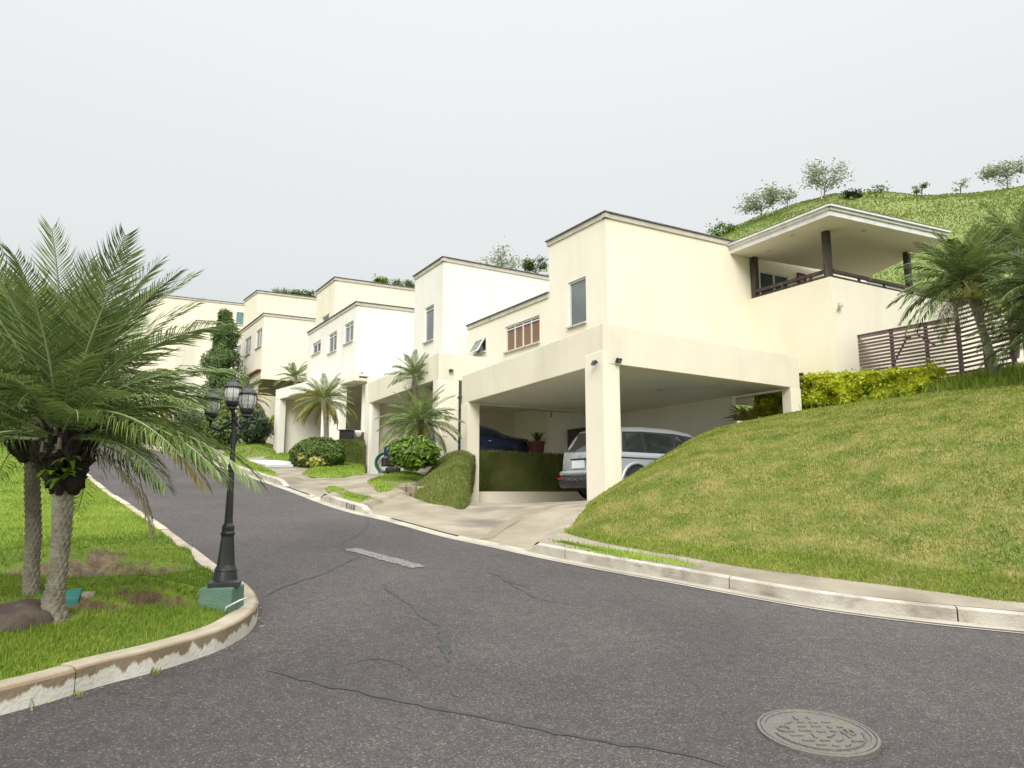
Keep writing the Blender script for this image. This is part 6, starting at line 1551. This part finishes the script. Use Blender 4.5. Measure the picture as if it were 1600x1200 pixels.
# bushes up the street
for (px, py, d, rx, rz, n, m, lab) in ((398, 668, 35.5, 26, 26, 1800, 'leafd', 'dark bush below the lanterns, up the street'), (345, 672, 37, 30, 30, 2000, 'leaf', 'green bush left of the lamp post, up the street'), (432, 664, 39, 12, 16, 600, 'leafv', 'yellowish shrub against the white carport column'),
                                 (300, 665, 42, 26, 22, 1500, 'leafd', 'dark bush beside the far drive'), (240, 672, 50, 34, 22, 1500, 'leaf', 'green bush at the top of the road'), (175, 668, 55, 44, 26, 1800, 'leafd', 'dark bush at the bend of the road'), (100, 660, 58, 44, 34, 1800, 'leaf', 'bush behind the rear palm trunk'),
                                 (30, 655, 60, 60, 40, 2200, 'leafd', 'bush behind the left palms at the edge of the lawn'), (-60, 650, 60, 60, 50, 2000, 'leaf', 'bush beyond the left edge of the lawn')):
    c = at(px, py, d); u_ = d / F; bush('bush', lab, c, (rx * u_, rx * u_, rz * u_), n, 3.0 * u_, M[m], 'bush', 'bushes up the street', depth=.35, lump=.3, seed=px * .1)
# conifer
d = 41; u_ = d / F; cb = at(344, 650, d); ct = at(351, 487, d); tr = thing('conifer_tree', 'slender green conifer standing before the farthest house', 'tree', tuple(cb))
MB().tube([cb - Vector((0, 0, 1)), ct], [.16, .03], 7).build('trunk', M['twig'], tr)
n = 5200; v = nr.random(n) ** .75; rad = (1 - v) ** .8 * 27 * u_ * (1 + .35 * np.sin(v * 26) * .5) + .12; a = nr.random(n) * 6.283; lump = np.array([mnoise.fractal(Vector((math.cos(x) * 1.5, math.sin(x) * 1.5, y * 5)), 1, 2, 3) for x, y in zip(a, v)])
rr_ = (rad * .85 + .18) * (1 + .95 * lump) * (1 - .55 * nr.random(n) ** 2); ax_ = np.stack([np.cos(a), np.sin(a), np.zeros(n)], 1)
p_ = np.array(cb)[None] + np.array(ct - cb)[None] * v[:, None] + ax_ * rr_[:, None]; leaves('foliage', p_, ax_, .24, M['needle'], tr, up=.5, asp=.16, tint=.4 + .5 * lump + .3 * nr.random(n))
# scrubby trees on the hill and behind the roofs
def scrub(base, H, spread, label, m='leafl', nb=9, nleaf=50, lsz=.16, group='scrubby trees on the skyline', dense=1.0, r0=.07):
    t = thing('small_tree', label, 'tree', tuple(base), group); base = Vector(base); mb = MB(); tips = []
    top = base + Vector((rnd.uniform(-.1, .1) * H, 0, H * .55)); mb.tube([base - Vector((0, 0, 1.0)), base.lerp(top, .5) + Vector((rnd.uniform(-.06, .06) * H, 0, 0)), top], [r0 * 1.3, r0, r0 * .6], 6)
    for i in range(nb):
        s = base.lerp(top, rnd.uniform(.35, 1)); a = rnd.uniform(0, 6.28); e_ = s + Vector((math.cos(a) * spread * rnd.uniform(.5, 1), math.sin(a) * spread * rnd.uniform(.5, 1), H * rnd.uniform(.15, .46))); md = s.lerp(e_, .5) + Vector((0, 0, H * .04))
        mb.tube([s, md, e_], [r0 * .5, r0 * .35, r0 * .18], 4); tips += [e_, md.lerp(e_, .5)]
        for k in range(2):
            a2 = a + rnd.uniform(-1, 1); e2_ = md + Vector((math.cos(a2), math.sin(a2), rnd.uniform(.1, .8))) * spread * .4; mb.tube([md, e2_], [r0 * .25, r0 * .12], 4); tips.append(e2_)
    mb.build('trunk', M['twig'], t); P_ = []
    for q in tips:
        n = int(nleaf * rnd.uniform(.3, 1.3) * dense); P_.append(np.array(q) + nr.normal(size=(n, 3)) * spread * np.array([.19, .19, .12]))
    P_ = np.concatenate(P_); leaves('crown', P_, np.zeros_like(P_) + [0, 0, 1], lsz, M[m], t, tint=nr.random(len(P_)))
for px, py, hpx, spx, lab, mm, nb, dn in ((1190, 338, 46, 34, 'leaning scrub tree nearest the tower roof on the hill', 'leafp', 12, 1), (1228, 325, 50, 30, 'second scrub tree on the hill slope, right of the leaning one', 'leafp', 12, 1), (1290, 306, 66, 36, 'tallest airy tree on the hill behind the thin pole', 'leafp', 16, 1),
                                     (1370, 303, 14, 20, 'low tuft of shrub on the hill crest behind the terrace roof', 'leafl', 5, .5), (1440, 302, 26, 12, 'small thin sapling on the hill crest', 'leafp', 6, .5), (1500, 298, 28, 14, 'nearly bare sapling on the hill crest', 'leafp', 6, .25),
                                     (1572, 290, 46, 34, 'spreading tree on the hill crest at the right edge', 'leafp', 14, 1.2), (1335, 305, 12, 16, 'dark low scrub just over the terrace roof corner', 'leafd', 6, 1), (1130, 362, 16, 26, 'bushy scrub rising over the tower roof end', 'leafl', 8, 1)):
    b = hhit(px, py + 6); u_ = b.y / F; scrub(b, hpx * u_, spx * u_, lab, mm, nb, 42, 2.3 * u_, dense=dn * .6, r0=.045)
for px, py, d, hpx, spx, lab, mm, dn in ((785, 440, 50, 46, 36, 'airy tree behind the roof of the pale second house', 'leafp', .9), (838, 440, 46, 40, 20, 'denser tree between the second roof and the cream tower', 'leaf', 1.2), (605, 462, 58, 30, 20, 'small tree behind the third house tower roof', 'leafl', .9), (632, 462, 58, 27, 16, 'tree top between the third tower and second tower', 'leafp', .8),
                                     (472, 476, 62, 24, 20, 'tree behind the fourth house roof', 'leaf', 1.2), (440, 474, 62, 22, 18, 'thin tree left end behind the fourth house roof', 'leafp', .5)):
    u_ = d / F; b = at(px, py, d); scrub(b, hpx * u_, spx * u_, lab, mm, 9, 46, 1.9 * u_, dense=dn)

# ---------- grass
def blade_patch(T, n, h, wd, m, name, label, lean=.7, keep=None, power=2.0, freq=.9):
    p = scatter(T, n, power, keep); t = np.array([.5 + .55 * mnoise.fractal(Vector((x[0] * freq, x[1] * freq, 0)), 1, 2, 4) for x in p]) + (nr.random(len(p)) - .5) * .7
    return blades(name, p, h, wd, m, label, lean=lean, tb=t)
pd_ = [pl(125, 985, .15), pl(60, 1000, .15)]
def klawn(p):
    r = indent(p); ok = (r > 1.2) | (nr.random(len(p)) < .12)
    dx = np.hypot(p[:, 0] - fb.x, p[:, 1] - fb.y); return ok & (dx > .16)
blade_patch(lawn_tris, 230000, (.018, .062), .0022, M['blade'], 'lawn_grass', 'bright green blades of the left lawn', .9, klawn, 1.9)
blade_patch(lawn_tris, 1500, (.05, .13), .003, M['blade'], 'tall_grass', 'longer tufts in the left lawn', .8, klawn, 2.2)
blade_patch(lawn_tris, 30000, (.02, .07), .003, M['dead'], 'straw', 'straw in the bare hollows', 1.4, lambda p: (indent(p) < 1.3) & (nr.random(len(p)) < .35), 2.0)
mt_ = tris_of(moundP)
blade_patch(mt_, 230000, (.015, .05), .0030, M['bladem'], 'mound_grass', 'short part dry grass on the right mound', 1.1, None, 1.5, 1.7)
edge_t = tris_of(moundP[:, :3]); blade_patch(mt_, 5000, (.05, .11), .0035, M['blade'], 'tall_grass', 'longer tufts on the right mound', .9, None, 1.5, 2.5)
blade_patch(edge_t, 9000, (.03, .08), .003, M['blade'], 'edge_grass', 'green fringe of grass along the pavement', .9, None, 1.5)
blade_patch(verge_tris, 34000, (.03, .085), .0030, M['blade'], 'verge_grass', 'grass of the kerb strips and wedges', .8, None, 1.0)
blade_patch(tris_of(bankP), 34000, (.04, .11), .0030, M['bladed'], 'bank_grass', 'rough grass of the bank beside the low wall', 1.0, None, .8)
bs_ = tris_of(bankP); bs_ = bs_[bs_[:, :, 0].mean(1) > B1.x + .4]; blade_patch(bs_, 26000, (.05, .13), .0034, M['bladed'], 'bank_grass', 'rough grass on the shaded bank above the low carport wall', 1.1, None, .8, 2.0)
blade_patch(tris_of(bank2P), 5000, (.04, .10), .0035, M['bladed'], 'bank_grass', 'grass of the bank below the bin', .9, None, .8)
blade_patch(tris_of(platP), 26000, (.08, .34), .0045, M['blade'], 'long_grass', 'long grass on the bank under the right palms', .7, lambda p: (p[:, 0] > 9.2) | (nr.random(len(p)) < .1), .8)
hsel = hillP[int(6.6 * 8):]
blade_patch(tris_of(hsel), 80000, (.06, .18), .006, M['bladeh'], 'hill_grass', 'long grass covering the hillside', .6, None, 1.0, .12)
# fallen leaves and grit along the left kerb
P_ = []
for i in range(nose - 40, nose + 30):
    if 0 <= i < len(LKs):
        for k in range(rnd.choice([2, 3, 5, 1])): q = LKs[i]; P_.append((q.x + rnd.uniform(.0, .05) + (.03 if i > nose - 18 else 0), q.y - rnd.uniform(.005, .07), gz(q.x, q.y) + .006))
P_ = np.array(P_); tag(leaves('leaf_litter', P_, np.zeros_like(P_) + [0, 0, 1], .012, M['dead'], None, jit=.35), 'dry leaves and grit lying along the kerb', kind='stuff')
# weeds in the kerb foot
for (px, py, n_, h_, lab) in ((33, 1104, 46, .11, 'clump of grass weed at the foot of the kerb, nearest the left edge'), (117, 1085, 20, .05, 'small weed sprouting at the kerb foot right of the big clump'), (242, 1052, 26, .06, 'straggly weed below the kerb joint')):
    c = pl(px, py); wt = thing('weed', lab, 'weed', tuple(c)); p0 = np.array(c) + nr.normal(size=(n_, 3)) * [.03, .012, 0]; p0[:, 2] = GX * p0[:, 0] + GY * p0[:, 1]
    o = blades('leaf_blades', p0, (h_ * .5, h_), .003, M['blade'], None, lean=1.2); o.parent = wt; o.location = -wt.location; del o['kind']
c = hit(1055, 900); c = pl(1054, 905); wt = thing('weed', 'small green weed growing in the joint of the right kerb', 'weed', tuple(c)); p0 = np.array(c) + nr.normal(size=(50, 3)) * [.012, .01, 0]; p0[:, 2] += nr.random(50) * .13; o = blades('leaf_blades', p0, (.02, .05), .003, M['blade'], None, lean=1.2); o.parent = wt; o.location = -wt.location; del o['kind']
print('objects', len(bpy.data.objects), 'tris', sum(len(o.data.polygons) for o in bpy.data.objects if o.type == 'MESH'))
